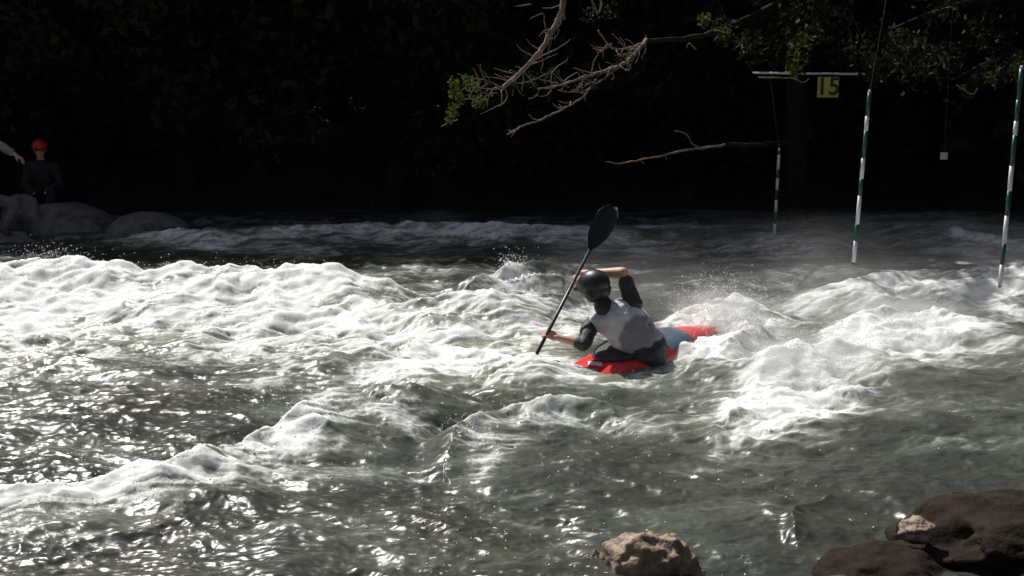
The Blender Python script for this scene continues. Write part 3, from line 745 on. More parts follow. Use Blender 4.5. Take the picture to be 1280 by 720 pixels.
tw = twiglets() + [
    [(628, 110), (612, 102), (600, 99), (585, 97), (572, 92)], [(630, 111), (610, 111), (588, 109)], [(632, 112), (634, 122), (628, 130), (612, 137), (600, 143)],
    [(612, 111), (600, 118), (590, 121)], [(668, 72), (658, 66), (650, 61), (646, 56)], [(685, 42), (681, 30), (679, 17), (662, 24)], [(668, 75), (690, 64), (705, 56), (713, 49)],
    [(660, 82), (680, 74), (697, 67)], [(655, 88), (648, 84), (644, 83)], [(690, 107), (689, 94), (696, 84), (708, 76), (710, 70)], [(740, 94), (742, 78), (748, 66), (741, 60)],
    [(745, 92), (730, 89), (716, 85)], [(640, 100), (650, 104), (672, 98), (690, 88)], [(705, 10), (706, 25), (703, 14)], [(664, 5), (643, 8)], [(704, 4), (690, 10), (678, 10)],
    [(790, 60), (800, 56), (808, 44)], [(722, 115), (724, 106), (726, 103)], [(724, 113), (719, 106)], [(655, 90), (662, 98), (668, 108)], [(600, 99), (594, 104), (586, 103)],
    [(640, 102), (622, 98), (606, 96)], [(832, 194), (833, 200)], [(800, 200), (806, 205)], [(572, 150), (565, 152), (551, 158)], [(598, 122), (596, 130), (590, 133)], [(700, 107), (712, 96), (722, 90)],
    [(762, 88), (768, 96), (764, 99)], [(775, 82), (784, 88), (790, 84)], [(648, 94), (640, 88), (636, 90)], [(675, 110), (670, 120), (660, 124)], [(690, 113), (680, 120), (668, 119)],
    [(760, 60), (748, 62), (738, 56)], [(770, 63), (776, 70), (788, 68)], [(684, 50), (694, 46), (700, 36)], [(676, 62), (664, 56), (658, 48)],
]
random.seed(5)
for t in tw:
    dY = 13.5 if t[0][0] < 700 else (13.9 if t[0][1] < 150 else 14.4)
    pts = [at(a, b, dY - k * .03 + random.uniform(-.03, .03)) for k, (a, b) in enumerate(t)]
    sp = smooth_path(pts, 4, .004)
    mb = MB(); mb.tube(sp, list(np.linspace(.008, .003, len(sp))), 6, .3)
    adopt(mb.build('twig', M['dead_wood']), ot)

def foliage(parent, spots, mat, per=60, size=.035, name='foliage'):
    V, Q = leaf_cloud([tuple(at(a, b, y)) for a, b, y, r in spots], [r for *_, r in spots], per, size, 1.0)
    o = mesh_obj(name, quads_mesh(name, V, Q), M[mat], None, False)
    return adopt(o, parent)
sp = smooth_path([(3.9, 18.2, 3.4), at(960, 10, 16.5), at(880, 44, 15.2), at(808, 50, 14.4)], 6, .01)
mb = MB(); mb.tube(sp, list(np.linspace(.05, .024, len(sp))), 7, .2); adopt(mb.build('branch', M['bark']), ot)
sp = smooth_path([(4.5, 19.3, 1.6), at(1010, 172, 17.6), at(960, 180, 16.3), at(905, 181, 14.9)], 6, .01)
mb = MB(); mb.tube(sp, list(np.linspace(.05, .02, len(sp))), 7, .2); adopt(mb.build('branch', M['bark']), ot)
foliage(ot, [(566, 103, 13.3, .07), (568, 115, 13.3, .08), (572, 125, 13.3, .09), (566, 138, 13.3, .08), (562, 148, 13.3, .06), (590, 110, 13.35, .10), (600, 128, 13.3, .09), (585, 100, 13.3, .07)], 'leaf_fresh', 55, .024)
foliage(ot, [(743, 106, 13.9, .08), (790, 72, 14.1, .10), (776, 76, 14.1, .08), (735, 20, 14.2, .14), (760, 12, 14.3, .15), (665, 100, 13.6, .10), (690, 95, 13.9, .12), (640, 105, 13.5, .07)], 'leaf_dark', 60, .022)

# second overhanging tree: leafy, right
o2 = empty('leafy_tree', (8.6, 19.4, gz(8.6, 19.4)))
tag(o2, 'leafy tree on the right of the far bank drooping green sprays above the gates', 'tree')
mb = MB()
bz = o2.location.z
sp = smooth_path([(8.6, 19.4, bz - .4), (8.4, 19.2, bz + 1.2), (8.0, 18.6, 3.2), (7.2, 17.6, 5.2), (6.4, 16.8, 7.0)], 4, .02)
mb.tube(sp, list(np.linspace(.24, .08, len(sp))), 12, .12)
adopt(mb.build('trunk', M['bark']), o2)
spots = []
random.seed(9)
for k in range(95):
    px = random.uniform(850, 1400); py = random.uniform(-260, 70 + 40 * math.sin(px * .013)); Yd = random.uniform(15.2, 18.0)
    spots.append((px, py, Yd, random.uniform(.18, .42)))
for a in [(1000, 62, 15.3, .16), (996, 82, 15.3, .15), (1010, 50, 15.4, .15), (1240, 92, 15.2, .20), (1212, 112, 15.3, .10), (1225, 100, 15.2, .12), (905, 40, 15.6, .2), (1275, 85, 15.0, .2), (940, 60, 16.2, .25), (1060, 70, 16.5, .3), (1130, 60, 16.5, .3)]:
    spots.append(a)
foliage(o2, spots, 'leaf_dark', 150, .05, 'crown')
for grp in ([(1000, 66, 15.1, .15), (994, 86, 15.1, .12), (1008, 52, 15.2, .13)], [(1238, 96, 15.0, .10)], [(1274, 88, 14.8, .14)], [(905, 42, 15.4, .09)], [(880, 25, 15.5, .1)]):
    foliage(o2, grp, 'leaf_fresh', 55, .035, 'foliage')
for a, b in (((8.0, 18.6, 3.2), (1100, 40)), ((7.2, 17.6, 5.2), (1000, 30)), ((7.2, 17.6, 5.2), (1220, 60)), ((8.4, 19.0, 2.4), (1190, 100))):
    e = at(b[0], b[1], 15.6)
    sp = smooth_path([a, (Vector(a) + e) / 2 + Vector((0, 0, .25)), e], 6, .02)
    mb = MB(); mb.tube(sp, list(np.linspace(.05, .012, len(sp))), 7, .2)
    adopt(mb.build('limb', M['bark']), o2)
for t in ([(948, 97), (990, 98), (1003, 103), (1012, 98)], [(1195, 106), (1215, 118), (1222, 110)], [(870, 62), (862, 54), (858, 60)], [(893, 38), (905, 40)]):
    sp = smooth_path([at(a, b, 15.0) for a, b in t], 4, .004)
    mb = MB(); mb.tube(sp, list(np.linspace(.010, .005, len(sp))), 6, .3)
    adopt(mb.build('twig', M['dead_wood']), o2)

# ------------------------------------------------------------------ slalom gates
def striped_pole(top, bot, r, stripes, root):
    """stripes: list of (fraction along pole, colour key) boundaries from the top"""
    pole = empty('gate_pole', (0, 0, 0)); pole.parent = root; pole.matrix_parent_inverse = Matrix.Translation(root.location).inverted()
    top, bot = Vector(top), Vector(bot)
    cur = 0.0
    for f, key in stripes:
        a = top.lerp(bot, cur); b = top.lerp(bot, f)
        mb = MB()
        pts = [a, b] if key == 'pole_white' else [a, b]
        mb.tube([a, a.lerp(b, .5), b], [r, r, r], 14)
        s = mb.build('white_band' if key == 'pole_white' else 'green_band', M[key])
        s.parent = pole
        cur = f
    mb = MB(); mb.tube([bot, bot + (bot - top).normalized() * .02], [r * .9, r * .5], 12); s = mb.build('end_cap', M['ink']); s.parent = pole
    mb = MB(); mb.tube([top - (bot - top).normalized() * .03, top], [r * .5, r * .95], 12); s = mb.build('top_cap', M['bar_metal']); s.parent = pole
    return pole

def cord(parent, a, b, r=.003, name='cord'):
    mb = MB(); mb.tube([a, (Vector(a) + Vector(b)) / 2 + Vector((0, 0, 0)), b], r, 6)
    return adopt(mb.build(name, M['cord']), parent)

W, G_ = 'pole_white', 'pole_green'
# near gate: two poles under a crossbar above the picture
mt, mbm = at(1087, 116, 13.0), at(1067, 328, 13.0)
rt, rb = at(1277, 86, 12.2), at(1250, 357, 12.2)
ng = empty('slalom_gate', ((mt.x + rt.x) / 2, 12.6, 4.2))
tag(ng, 'near slalom gate of two long green and white poles hanging over the right side', 'slalom gate')
striped_pole(mt, mbm, .021, [(.135, G_), (.22, W), (.38, G_), (.50, W), (.60, G_), (.77, W), (.87, G_), (1.0, W)], ng)
striped_pole(rt, rb, .022, [(.14, G_), (.235, G_), (.30, W), (.44, G_), (.555, W), (.67, G_), (.80, W), (.90, G_), (1.0, W)], ng)
ba, bb = Vector((mt.x + .25, 13.0, 4.2)), Vector((rt.x + .35, 12.2, 4.2))
mb = MB(); mb.tube([ba - (bb - ba) * .15, bb + (bb - ba) * .15], .02, 10); adopt(mb.build('crossbar', M['bar_metal']), ng)
cord(ng, mt, ba); cord(ng, rt, bb)
wires = []
cord(ng, ba, (ba.x + .6, 30, 7.5), .004, 'suspension_wire'); cord(ng, bb, (bb.x + .6, 30, 7.5), .004, 'suspension_wire')

# far gate: crossbar, number board, one pole in view
ca, cb = at(941, 91, 16.2), at(1100, 93, 16.2)
fg = empty('slalom_gate', ((ca.x + cb.x) / 2, 16.2, ca.z))
tag(fg, 'far slalom gate with thin crossbar, yellow number board and a shorter striped pole', 'slalom gate')
mb = MB(); mb.tube([ca, cb], .014, 10); adopt(mb.build('crossbar', M['pole_white']), fg)
ft, fb = at(974, 188, 16.2), at(968, 294, 16.2)
striped_pole(ft, fb, .019, [(.05, G_), (.22, W), (.32, G_), (.46, W), (.58, G_), (.72, W), (.86, G_), (1.0, W)], fg)
cord(fg, ft, at(962, 92, 16.2))
cord(fg, ca, (ca.x - .5, 27, 7.0), .004, 'suspension_wire'); cord(fg, cb, (cb.x + .5, 27, 7.0), .004, 'suspension_wire')
bc_ = at(1035, 109, 16.1)
bw = 26 / F * 16.1
mb = MB(); mb.box(bc_, (bw, .012, bw * .96)); nb = mb.build('number_board', M['board_yellow'], None, False); adopt(nb, fg)
tx = bpy.data.curves.new('number', 'FONT'); tx.body = '15'; tx.size = bw * 1.15; tx.align_x = 'CENTER'; tx.align_y = 'CENTER'; tx.extrude = .002; tx.offset = .004
to = bpy.data.objects.new('tmp_number', tx); COL.objects.link(to)
dg = bpy.context.evaluated_depsgraph_get()
tm = bpy.data.meshes.new_from_object(to.evaluated_get(dg)); bpy.data.objects.remove(to)
tm.transform(Matrix.Translation(bc_ + Vector((0, -.010, 0))) @ Matrix.Rotation(R(90), 4, 'X'))
tm.materials.clear()
no = mesh_obj('number', tm, M['ink'], None, False); no.parent = nb
for s in (-.35, .35):
    a = bc_ + Vector((bw * s, 0, bw * .45)); b = Vector((a.x, 16.2, ca.lerp(cb, .6).z))
    cord(fg, a, b, .003, 'hanger')

# small grey tag on a cord
tp = at(1180, 195, 15.2)
tg = empty('hanging_tag', tp); tag(tg, 'tiny grey square tag hanging between the two near poles', 'tag')
mb = MB(); mb.box((0, 0, 0), (.085, .012, .085)); mb.build('plate', M['bar_metal'], tg, False)
mb = MB(); mb.tube([(0, 0, .04), (0, .05, 2.5)], .002, 5); mb.build('cord', M['cord'], tg)

# ------------------------------------------------------------------ people
def capsule(bm, a, b, ra, rb, seg=14):
    a, b = Vector(a), Vector(b)
    V, Q = [], []
    d = (b - a); L = d.length; d.normalize()
    x = d.orthogonal().normalized(); y = d.cross(x)
    rings = []
    K = 5
    for i in range(K):
        t = -math.pi / 2 + (math.pi / 2) * (i + .3) / K; rings.append((a + d * ra * math.sin(t), ra * math.cos(t)))
    for i in range(4):
        f = i / 3; rings.append((a.lerp(b, f), ra + (rb - ra) * f))
    for i in range(K):
        t = (math.pi / 2) * (i + .7) / K; rings.append((b + d * rb * math.sin(t), rb * math.cos(t)))
    vs = []
    for c, r in rings:
        vs.append([bm.verts.new(c + (x * math.cos(2 * math.pi * k / seg) + y * math.sin(2 * math.pi * k / seg)) * r) for k in range(seg)])
    for i in range(len(vs) - 1):
        for k in range(seg):
            bm.faces.new((vs[i][k], vs[i][(k + 1) % seg], vs[i + 1][(k + 1) % seg], vs[i + 1][k]))
    bm.faces.new(vs[0][::-1]); bm.faces.new(vs[-1])

def ellipsoid(bm, c, r, M3=None):
    g = bmesh.ops.create_icosphere(bm, subdivisions=3, radius=1.0)
    m = (M3.to_4x4() if M3 else Matrix.Identity(4))
    for v in g['verts']:
        v.co = Vector(c) + (m @ Vector((v.co.x * r[0], v.co.y * r[1], v.co.z * r[2])))

def fused(name, build, voxel, mat, parent, smooth_it=4, sfac=.5, crumple=0.0, seed=0.0):
    bm = bmesh.new(); build(bm)
    me = bpy.data.meshes.new(name + '_raw'); bm.to_mesh(me); bm.free()
    o = bpy.data.objects.new('tmp', me); COL.objects.link(o)
    r = o.modifiers.new('r', 'REMESH'); r.mode = 'VOXEL'; r.voxel_size = voxel
    s = o.modifiers.new('s', 'SMOOTH'); s.iterations = smooth_it; s.factor = sfac
    dg = bpy.context.evaluated_depsgraph_get()
    nm = bpy.data.meshes.new_from_object(o.evaluated_get(dg))
    bpy.data.objects.remove(o); nm.name = name
    if crumple:
        for v in nm.vertices:
            n = v.normal.copy()
            v.co += n * (mnoise.noise(Vector((v.co.x * 9 + seed, v.co.y * 9, v.co.z * 16))) * crumple + mnoise.noise(v.co * 28) * crumple * .35)
    return adopt(mesh_obj(name, nm, mat), parent)

def frame(fwd, up):
    f = Vector(fwd).normalized(); u = Vector(up); u = (u - f * u.dot(f)).normalized(); r = f.cross(u)
    return Matrix((r, f, u)).transposed()       # local x right, y forward, z up

def hand(bm, wrist, dirv, palm_n, grip=None, s=1.0, curl=.35):
    """palm + five separate fingers; dirv = from wrist to knuckles; palm_n = direction the palm faces"""
    d = Vector(dirv).normalized(); pn = Vector(palm_n); pn = (pn - d * pn.dot(d)).normalized(); side = d.cross(pn)
    w_ = Vector(wrist)
    kn = w_ + d * .085 * s
    for k in range(4):
        off = side * (k - 1.5) * .021 * s
        capsule(bm, w_ + off * .7 + d * .012, kn + off, .016 * s, .0125 * s, 10)
        L = (.042, .047, .044, .034)[k] * s
        c = curl
        p0 = kn + off; ang = 0
        for seg, (ln, rr) in enumerate(((L, .0105), (L * .65, .0095), (L * .5, .0085))):
            ang += c * (1.0, 1.25, 1.0)[seg]
            p1 = p0 + (d * math.cos(ang) + pn * math.sin(ang)) * ln
            capsule(bm, p0, p1, rr * s, rr * s * .92, 9); p0 = p1
    # thumb leaves the side of the palm near its base
    b0 = w_ + d * .025 * s - side * .026 * s
    b1 = b0 + (d * .6 - side * .55 + pn * .45).normalized() * .042 * s
    b2 = b1 + (d * .55 + side * .15 + pn * .8 * (1 if curl > .5 else .5)).normalized() * .034 * s
    b3 = b2 + (d * .3 + side * .6 + pn * .7).normalized() * .026 * s
    capsule(bm, b0, b1, .016 * s, .012 * s, 9); capsule(bm, b1, b2, .0118 * s, .0105 * s, 9); capsule(bm, b2, b3, .0105 * s, .009 * s, 9)

def head(bm, c, Fm_, s=1.0):
    """c = head centre, Fm_ = frame (x right, y forward, z up)"""
    def L(x, y, z): return Vector(c) + Fm_ @ Vector((x * s, y * s, z * s))
    ellipsoid(bm, L(0, -.01, .02), (.076 * s, .095 * s, .098 * s), Fm_)
    ellipsoid(bm, L(0, .022, -.04), (.058 * s, .068 * s, .075 * s), Fm_)
    capsule(bm, L(0, .086, .005), L(0, .108, -.028), .010 * s, .014 * s, 8)
    for q in (-1, 1):
        ellipsoid(bm, L(q * .077, -.005, -.01), (.012 * s, .02 * s, .032 * s), Fm_)
        ellipsoid(bm, L(q * .032, .083, .022), (.022 * s, .012 * s, .008 * s), Fm_)      # brows
        ellipsoid(bm, L(q * .031, .078, .003), (.014 * s, .012 * s, .009 * s), Fm_)      # eyelids
    ellipsoid(bm, L(0, .088, -.056), (.024 * s, .010 * s, .007 * s), Fm_)                 # mouth
    ellipsoid(bm, L(0, .080, -.085), (.022 * s, .016 * s, .016 * s), Fm_)

# --- kayaker
hdg = Vector((.74, .67, 0)).normalized()           # bow direction
kc = on(790, 441, .10)                              # boat centre (cockpit)
lft = Vector((-hdg.y, hdg.x, 0))
YK = kc.y - .02
J = dict(
    pel=at(803, 440, YK + .02), wst=at(795, 420, YK + .03), cst=at(775, 400, YK + .05), nb=at(759, 388, YK + .03), nk=at(752, 376, YK + .03), hd=at(742, 360, YK + .02),
    ls=at(738, 408, YK + .02), le=at(729, 430, YK - .17), lw=at(695, 422, YK - .14),
    rs=at(792, 380, YK + .04), re=at(778, 341, YK + .10), rw=at(728, 342, YK + .26),
)
kp = empty('person', kc)
tag(kp, 'kayaker in black helmet and pale grey vest, seen from behind, leaning on a paddle stroke', 'person')
J['lh'] = at(684, 417, YK - .13); J['rh'] = at(713, 354, YK + .22)
shaft_dir = (J['rh'] - J['lh']).normalized()

def kb(bm):
    capsule(bm, J['pel'], J['wst'], .15, .135); capsule(bm, J['wst'], J['cst'], .135, .15); capsule(bm, J['cst'], J['nb'], .14, .07)
    capsule(bm, J['ls'], J['rs'], .06, .06); capsule(bm, J['nb'], J['nk'], .062, .058); capsule(bm, J['nk'], J['hd'], .056, .06)
    capsule(bm, J['ls'], J['le'], .052, .042); capsule(bm, J['le'], J['lw'], .043, .028)
    capsule(bm, J['rs'], J['re'], .052, .042); capsule(bm, J['re'], J['rw'], .052, .032)
    for s_ in (-1, 1):
        k2 = kc + Vector((-.13, -.03, -.05)); hp = k2 + hdg * .16 + lft * s_ * .08 + Vector((0, 0, .06)); kn = k2 + hdg * .48 + lft * s_ * .12 + Vector((0, 0, .02)); ft = k2 + hdg * .80 + lft * s_ * .05 + Vector((0, 0, -.06))
        capsule(bm, J['pel'], hp, .10, .07); capsule(bm, hp, kn, .066, .05); capsule(bm, kn, ft, .048, .03)
        capsule(bm, ft, ft + Vector((0, 0, .05)), .03, .022)
    fr = frame(Vector((-.75, .55, -.35)), Vector((-.25, 0, 1)))
    head(bm, J['hd'], fr, 1.1)
    # hands wrapped round the shaft
    for w_, h_, up in ((J['lw'], J['lh'], -1), (J['rw'], J['rh'], 1)):
        d = (h_ - w_).normalized()
        n = shaft_dir.cross(d); n.normalize()
        toshaft = n if n.y > 0 else -n
        hand(bm, w_, d, toshaft, s=1.02, curl=.95)
fused('body', kb, .0075, M['skin'], kp, 3)
def sleeves(bm):
    capsule(bm, J['ls'], J['le'], .075, .062); capsule(bm, J['rs'], J['re'].lerp(J['rs'], .30), .078, .066)
    capsule(bm, J['le'], J['le'].lerp(J['lw'], .18), .056, .052)
    capsule(bm, J['wst'], J['pel'], .18, .215); capsule(bm, J['cst'], J['wst'], .16, .17)
    capsule(bm, J['pel'] + Vector((.02, 0, -.02)), kc + hdg * .2 + Vector((-.06, 0, .10)), .19, .15)
    capsule(bm, J['nb'], J['nk'] + Vector((0, 0, -.01)), .085, .074)
fused('paddling_jacket', sleeves, .011, M['neoprene'], kp, 3, crumple=.010)
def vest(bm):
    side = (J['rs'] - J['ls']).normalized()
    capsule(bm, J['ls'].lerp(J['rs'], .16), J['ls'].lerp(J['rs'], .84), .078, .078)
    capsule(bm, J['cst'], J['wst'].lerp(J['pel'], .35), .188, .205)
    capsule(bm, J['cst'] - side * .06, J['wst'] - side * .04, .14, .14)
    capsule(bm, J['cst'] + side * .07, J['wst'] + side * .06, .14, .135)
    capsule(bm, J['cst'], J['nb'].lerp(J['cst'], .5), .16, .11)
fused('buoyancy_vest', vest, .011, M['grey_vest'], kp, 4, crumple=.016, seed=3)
# plum-grey shade painted into the colour at the lower right of the vest back
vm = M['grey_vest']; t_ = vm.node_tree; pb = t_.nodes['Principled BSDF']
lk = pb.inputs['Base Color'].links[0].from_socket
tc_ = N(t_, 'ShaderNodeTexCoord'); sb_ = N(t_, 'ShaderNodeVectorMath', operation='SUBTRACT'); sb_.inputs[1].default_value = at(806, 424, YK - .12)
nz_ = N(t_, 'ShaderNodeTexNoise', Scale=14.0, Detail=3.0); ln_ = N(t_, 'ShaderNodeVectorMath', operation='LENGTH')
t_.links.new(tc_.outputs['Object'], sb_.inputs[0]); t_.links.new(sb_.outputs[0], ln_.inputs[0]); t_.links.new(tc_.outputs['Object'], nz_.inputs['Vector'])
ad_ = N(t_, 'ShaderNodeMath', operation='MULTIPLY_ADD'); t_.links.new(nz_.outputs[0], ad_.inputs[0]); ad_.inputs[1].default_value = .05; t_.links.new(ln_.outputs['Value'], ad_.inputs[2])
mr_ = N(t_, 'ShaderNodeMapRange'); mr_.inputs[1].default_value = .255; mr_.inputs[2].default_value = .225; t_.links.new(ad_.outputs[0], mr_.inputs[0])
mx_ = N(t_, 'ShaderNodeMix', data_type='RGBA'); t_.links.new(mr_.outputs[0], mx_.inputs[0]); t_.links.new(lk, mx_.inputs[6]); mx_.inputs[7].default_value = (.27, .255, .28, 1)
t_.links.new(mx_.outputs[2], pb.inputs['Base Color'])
def collar(bm):
    capsule(bm, at(753, 384, YK - .01), at(751, 378, YK), .070, .064)
fused('collar', collar, .009, M['neoprene'], kp, 2, crumple=.006)
def helm(bm):
    fr = frame(Vector((-.75, .55, -.35)), Vector((-.25, 0, 1)))
    c = J['hd']
    ellipsoid(bm, c + fr @ Vector((0, -.012, .03)), (.125, .152, .128), fr)
    ellipsoid(bm, c + fr @ Vector((0, -.07, -.03)), (.10, .075, .09), fr)
    ellipsoid(bm, c + fr @ Vector((.10, -.01, -.035)), (.03, .055, .07), fr); ellipsoid(bm, c + fr @ Vector((-.10, -.01, -.035)), (.03, .055, .07), fr)
    capsule(bm, c + fr @ Vector((-.07, .12, .045)), c + fr @ Vector((.07, .12, .045)), .025, .025)
fused('helmet', helm, .009, M['black_plastic'], kp, 3)

# --- kayak
ky = empty('kayak', kc + Vector((-.13, -.03, 0)))
ky.rotation_euler = (0, 0, math.atan2(hdg.y, hdg.x))
tag(ky, 'red slalom kayak, half sunk in white water, turning right in front of the gates', 'kayak')
def kayak_ring(t, w_, zb, zt, n=28):
    V = []
    for k in range(n):
        a = 2 * math.pi * k / n
        y = math.cos(a); z = math.sin(a)
        y = math.copysign(abs(y) ** .75, y)
        zz = (zt if z > 0 else -zb) * (abs(z) ** .85) * (1 if z > 0 else -1) * (1 if z > 0 else -1)
        V.append((t, y * w_, (zt * abs(z) ** .9) if z >= 0 else (zb * abs(z) ** .8)))
    return V
secs = [(-1.35, .015, -.02, .01, -.02), (-1.1, .12, -.04, .02, -.03), (-.8, .21, -.06, .04, -.01), (-.5, .28, -.10, .08, 0), (-.2, .305, -.14, .14, 0), (.1, .31, -.15, .16, 0), (.4, .29, -.15, .17, 0), (.7, .24, -.13, .15, .01), (.95, .17, -.10, .10, .01), (1.15, .10, -.06, .06, .0), (1.32, .012, -.02, .02, -.01)]
def interp_secs(n):
    ts = np.linspace(-1.35, 1.32, n); A = np.array(secs)
    return [(t, *[float(np.interp(t, A[:, 0], A[:, k])) for k in range(1, 5)]) for t in ts]
V, Q = [], []
SS = interp_secs(60); n = 28
for (t, w_, zb, zt, dz) in SS:
    V += [(x, y, z + dz) for x, y, z in kayak_ring(t, w_, zb, zt, n)]
for i in range(len(SS) - 1):
    for k in range(n):
        Q.append((i * n + k, (i + 1) * n + k, (i + 1) * n + (k + 1) % n, i * n + (k + 1) % n))
Q.append(tuple(range(n))); Q.append(tuple(range((len(SS) - 1) * n, len(SS) * n))[::-1])
mb = MB(); mb.add(V, Q)
hull = mb.build('hull', M['red_plastic'], ky)
# deck panel in front of the cockpit, following the deck 4 mm proud
V, Q = [], []
rows = [s for s in SS if .38 < s[0] < .80]
for (t, w_, zb, zt, dz) in rows:
    for k in range(11):
        a = math.pi * (.16 + .68 * k / 10)
        y = math.cos(a); V.append((t, math.copysign(abs(y) ** .75, y) * w_ * 1.012, zt * math.sin(a) ** .9 + dz + .005))
for i in range(len(rows) - 1):
    for k in range(10): Q.append((i * 11 + k, i * 11 + k + 1, (i + 1) * 11 + k + 1, (i + 1) * 11 + k))
mb = MB(); mb.add(V, Q); mb.build('deck_panel', M['blue_grey_plastic'], ky)
# cockpit rim and spray deck
pts = [(.16 + .36 * math.cos(a), .235 * math.sin(a), .165 - .02 * math.cos(a) * -1) for a in np.linspace(0, 2 * math.pi, 33)]
mb = MB(); mb.tube(pts, .014, 8); mb.build('cockpit_rim', M['black_plastic'], ky)
bm = bmesh.new(); ellipsoid(bm, (.16, 0, .15), (.355, .23, .045)); me = bpy.data.meshes.new('spray_deck'); bm.to_mesh(me); bm.free(); mesh_obj('spray_deck', me, M['neoprene'], ky)
ky.rotation_euler = (0, R(-7), math.atan2(hdg.y, hdg.x)); ky.location.z = -.035

# white sticker lying on the near rear edge of the hull, 3 mm proud of it
from mathutils.bvhtree import BVHTree
bpy.context.view_layer.update()
mw = ky.matrix_world.copy(); tree_ = BVHTree.FromPolygons([mw @ v.co for v in hull.data.vertices], [tuple(p.vertices) for p in hull.data.polygons])
V, Q, ok_ = [], [], True
for i in range(9):
    for j in range(4):
        d_ = Vector(ray(735 + i * 2.2, 451.5 + j * 1.5 + i * .25)).normalized()
        hit = tree_.ray_cast(Vector((0, 0, CH)), d_)
        if hit[0] is None: ok_ = False; continue
        V.append(mw.inverted() @ (hit[0] + hit[1] * (.003 if hit[1].dot(d_) < 0 else -.003)))
print('STICKER', ok_)
if ok_:
    for i in range(8):
        for j in range(3): Q.append((i * 4 + j, (i + 1) * 4 + j, (i + 1) * 4 + j + 1, i * 4 + j + 1))
    mb = MB(); mb.add(V, Q); st = mb.build('white_sticker', M['white_plastic'], ky)
    print('STICKER z', [round((mw @ v).z, 3) for v in V[::8]])

# --- paddle
lo, hi = J['lh'], J['rh']
pd = empty('paddle', lo); tag(pd, 'black double-bladed paddle held steeply by the kayaker, one blade raised', 'paddle')
A = lo + shaft_dir * -.22; B = lo + shaft_dir * 0.98
tgt = at(739, 309, YK + .33)
shaft_dir2 = (tgt - lo).normalized()
A = lo - shaft_dir2 * .36; B = tgt
# hold line passes the right hand closely: both lie on nearly one line
mb = MB(); mb.tube([A, lo, B], .0155, 12); adopt(mb.build('shaft', M['black_plastic']), pd)
def blade(root_p, d, nrm, L=.43, W_=.095):
    side = d.cross(nrm).normalized(); nrm = side.cross(d).normalized()
    V, Q = [], []
    nu, nv = 16, 8
    for face in (1, -1):
        for i in range(nu + 1):
            f = i / nu
            wd = W_ * (math.sin(min(1, f * 1.9 + .08) * math.pi / 2) ** .8) * (1 - max(0, f - .75) ** 1.6 * 5.5)
            wd = max(wd, .012)
            for j in range(nv + 1):
                g_ = j / nv * 2 - 1
                cup = (g_ * g_) * .018 + .02 * math.sin(f * math.pi)
                V.append(root_p + d * (f * L - .02) + side * g_ * wd + nrm * (cup + face * .004 * (1 - g_ * g_ * .7)))
    o2_ = (nu + 1) * (nv + 1)
    for i in range(nu):
        for j in range(nv):
            a = i * (nv + 1) + j
            Q.append((a, a + 1, a + nv + 2, a + nv + 1)); Q.append((a + o2_, a + nv + 1 + o2_, a + nv + 2 + o2_, a + 1 + o2_))
    for i in range(nu):
        for j in (0, nv):
            a = i * (nv + 1) + j; Q.append((a, a + nv + 1, a + nv + 1 + o2_, a + o2_))
    for i in (0, nu):
        for j in range(nv):
            a = i * (nv + 1) + j; Q.append((a, a + 1, a + 1 + o2_, a + o2_))
    mb = MB(); mb.add(V, Q); return mb
bdir = (at(765, 262, YK + .42) - tgt).normalized()
adopt(blade(tgt, shaft_dir2.lerp(bdir, .9).normalized(), Vector((-.15, -1, .2))).build('blade', M['blade']), pd)
adopt(blade(A, -shaft_dir2, Vector((.8, -.2, .3))).build('blade', M['blade']), pd)

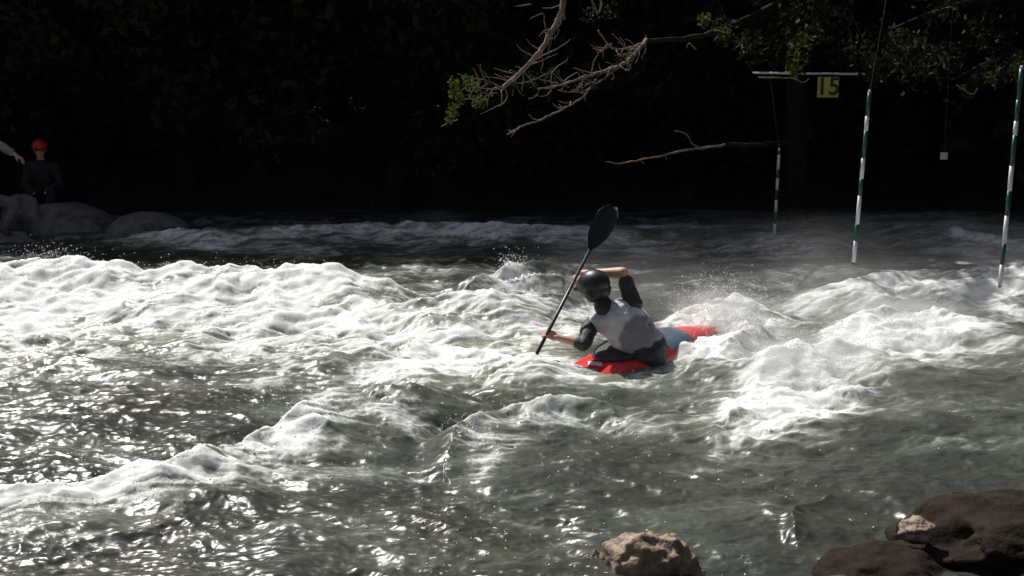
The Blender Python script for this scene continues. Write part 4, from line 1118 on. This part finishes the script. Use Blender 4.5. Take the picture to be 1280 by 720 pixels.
# --- people on the far bank
def seated(loc, face, label, helmet, garments, arm=None, sc=1.0, lean=.15, knee=None):
    """loc = seat point, face = horizontal facing direction"""
    f = Vector((*face, 0)).normalized(); u = Vector((0, 0, 1)); r = f.cross(u)
    o = Vector(loc)
    def L(x, y, z): return o + (r * x + f * y + u * z) * sc
    P = dict(pel=L(0, 0, .10), wst=L(0, lean * .3, .30), cst=L(0, lean * .7, .50), nb=L(0, lean, .62), nk=L(0, lean + .02, .69), hd=L(0, lean + .05, .81))
    P['ls'], P['rs'] = L(-.18, lean * .9, .57), L(.18, lean * .9, .57)
    P['le'], P['re'] = L(-.25, lean + .06, .30), L(.25, lean + .06, .30)
    P['lw'], P['rw'] = L(-.15, lean + .28, .26), L(.15, lean + .28, .26)
    if arm: P['ls_'] = None; P['re'], P['rw'] = arm[0], arm[1]
    for s_, n_ in ((-1, 'l'), (1, 'r')):
        P[n_ + 'hp'] = L(.09 * s_, .02, .08); P[n_ + 'kn'] = L(.14 * s_, .44, .22); P[n_ + 'an'] = L(.13 * s_, .50, -.20); P[n_ + 'to'] = L(.14 * s_, .68, -.25)
    if knee: P['rkn'], P['ran'] = knee; P['rto'] = P['ran'] + f * .18 * sc - u * .04
    root = empty('person', loc); tag(root, label, 'person', 'people sitting on the far bank')
    fr = frame(f - u * .1, u)
    def body(bm):
        capsule(bm, P['pel'], P['wst'], .14 * sc, .12 * sc); capsule(bm, P['wst'], P['cst'], .12 * sc, .14 * sc); capsule(bm, P['cst'], P['nb'], .13 * sc, .06 * sc)
        capsule(bm, P['ls'], P['rs'], .055 * sc, .055 * sc); capsule(bm, P['nb'], P['hd'], .055 * sc, .055 * sc)
        head(bm, P['hd'], fr, sc)
        for a in 'lr':
            capsule(bm, P[a + 's'], P[a + 'e'], .05 * sc, .04 * sc); capsule(bm, P[a + 'e'], P[a + 'w'], .042 * sc, .028 * sc)
            capsule(bm, P[a + 'hp'], P[a + 'kn'], .08 * sc, .058 * sc); capsule(bm, P[a + 'kn'], P[a + 'an'], .055 * sc, .036 * sc); capsule(bm, P[a + 'an'], P[a + 'to'], .036 * sc, .03 * sc)
            hand(bm, P[a + 'w'], P[a + 'w'] - P[a + 'e'], Vector((0, 0, -1)) + f * .1, s=sc, curl=.3)
    fused('body', body, .010, M['skin'], root, 3)
    def jacket(bm):
        capsule(bm, P['pel'], P['wst'], .17 * sc, .155 * sc); capsule(bm, P['wst'], P['cst'], .155 * sc, .17 * sc); capsule(bm, P['cst'], P['nb'], .155 * sc, .08 * sc); capsule(bm, P['ls'], P['rs'], .08 * sc, .08 * sc)
        for a in 'lr':
            capsule(bm, P[a + 's'], P[a + 'e'], .072 * sc, .06 * sc)
            if not (arm and a == 'r'): capsule(bm, P[a + 'e'], P[a + 'w'], .06 * sc, .045 * sc)
    fused('jacket', jacket, .014, M[garments[0]], root, 3, crumple=.014, seed=7)
    if arm:
        fused('sleeve', lambda bm: (capsule(bm, P['rs'], P['re'], .080, .068), capsule(bm, P['re'], P['re'].lerp(P['rw'], .75), .068, .055)), .012, M['pale_sleeve'], root, 3, crumple=.01)
    def trousers(bm):
        capsule(bm, P['pel'] + Vector((0, 0, -.02)), P['pel'] + Vector((0, 0, .04)), .16 * sc, .16 * sc)
        for a in 'lr': capsule(bm, P[a + 'hp'], P[a + 'kn'], .10 * sc, .078 * sc); capsule(bm, P[a + 'kn'], P[a + 'an'], .075 * sc, .055 * sc)
    fused('trousers', trousers, .014, M[garments[1]], root, 3, crumple=.012, seed=9)
    for a in 'lr':
        fused('shoe', lambda bm: capsule(bm, P[a + 'an'] + Vector((0, 0, -.02)), P[a + 'to'], .05 * sc, .042 * sc), .012, M['neoprene'], root, 2)
    if helmet:
        def hm(bm):
            ellipsoid(bm, P['hd'] + fr @ Vector((0, -.02, .062)) * sc, (.118 * sc, .14 * sc, .105 * sc), fr)
            ellipsoid(bm, P['hd'] + fr @ Vector((0, -.06, -.0)) * sc, (.105 * sc, .085 * sc, .08 * sc), fr)
        fused('helmet', hm, .011, M[helmet], root, 2)
    else:
        def hr(bm): ellipsoid(bm, P['hd'] + fr @ Vector((0, -.025, .04)) * sc, (.088 * sc, .10 * sc, .095 * sc), fr)
        fused('hair', hr, .011, M['hair'], root, 2)
    return root
h = at(46, 186, 18.7)
seated((h.x + .02, 18.8, h.z - .83), (.25, -1), 'person in a red helmet and dark jacket sitting on the far bank rocks', 'red_helmet', ('dark_jacket', 'dark_jacket'), lean=.08)
e1, w1 = at(-6, 178, 17.15), at(20, 194, 17.05)
sp_ = at(-48, 240, 17.5)
seated((sp_.x, 17.6, sp_.z - .10), (.55, -.8), 'person at the left picture edge reaching a bare arm towards the red helmet', None, ('dark_jacket', 'grey_trousers'), arm=(e1, w1), knee=(at(20, 254, 17.1), at(6, 286, 17.1)))
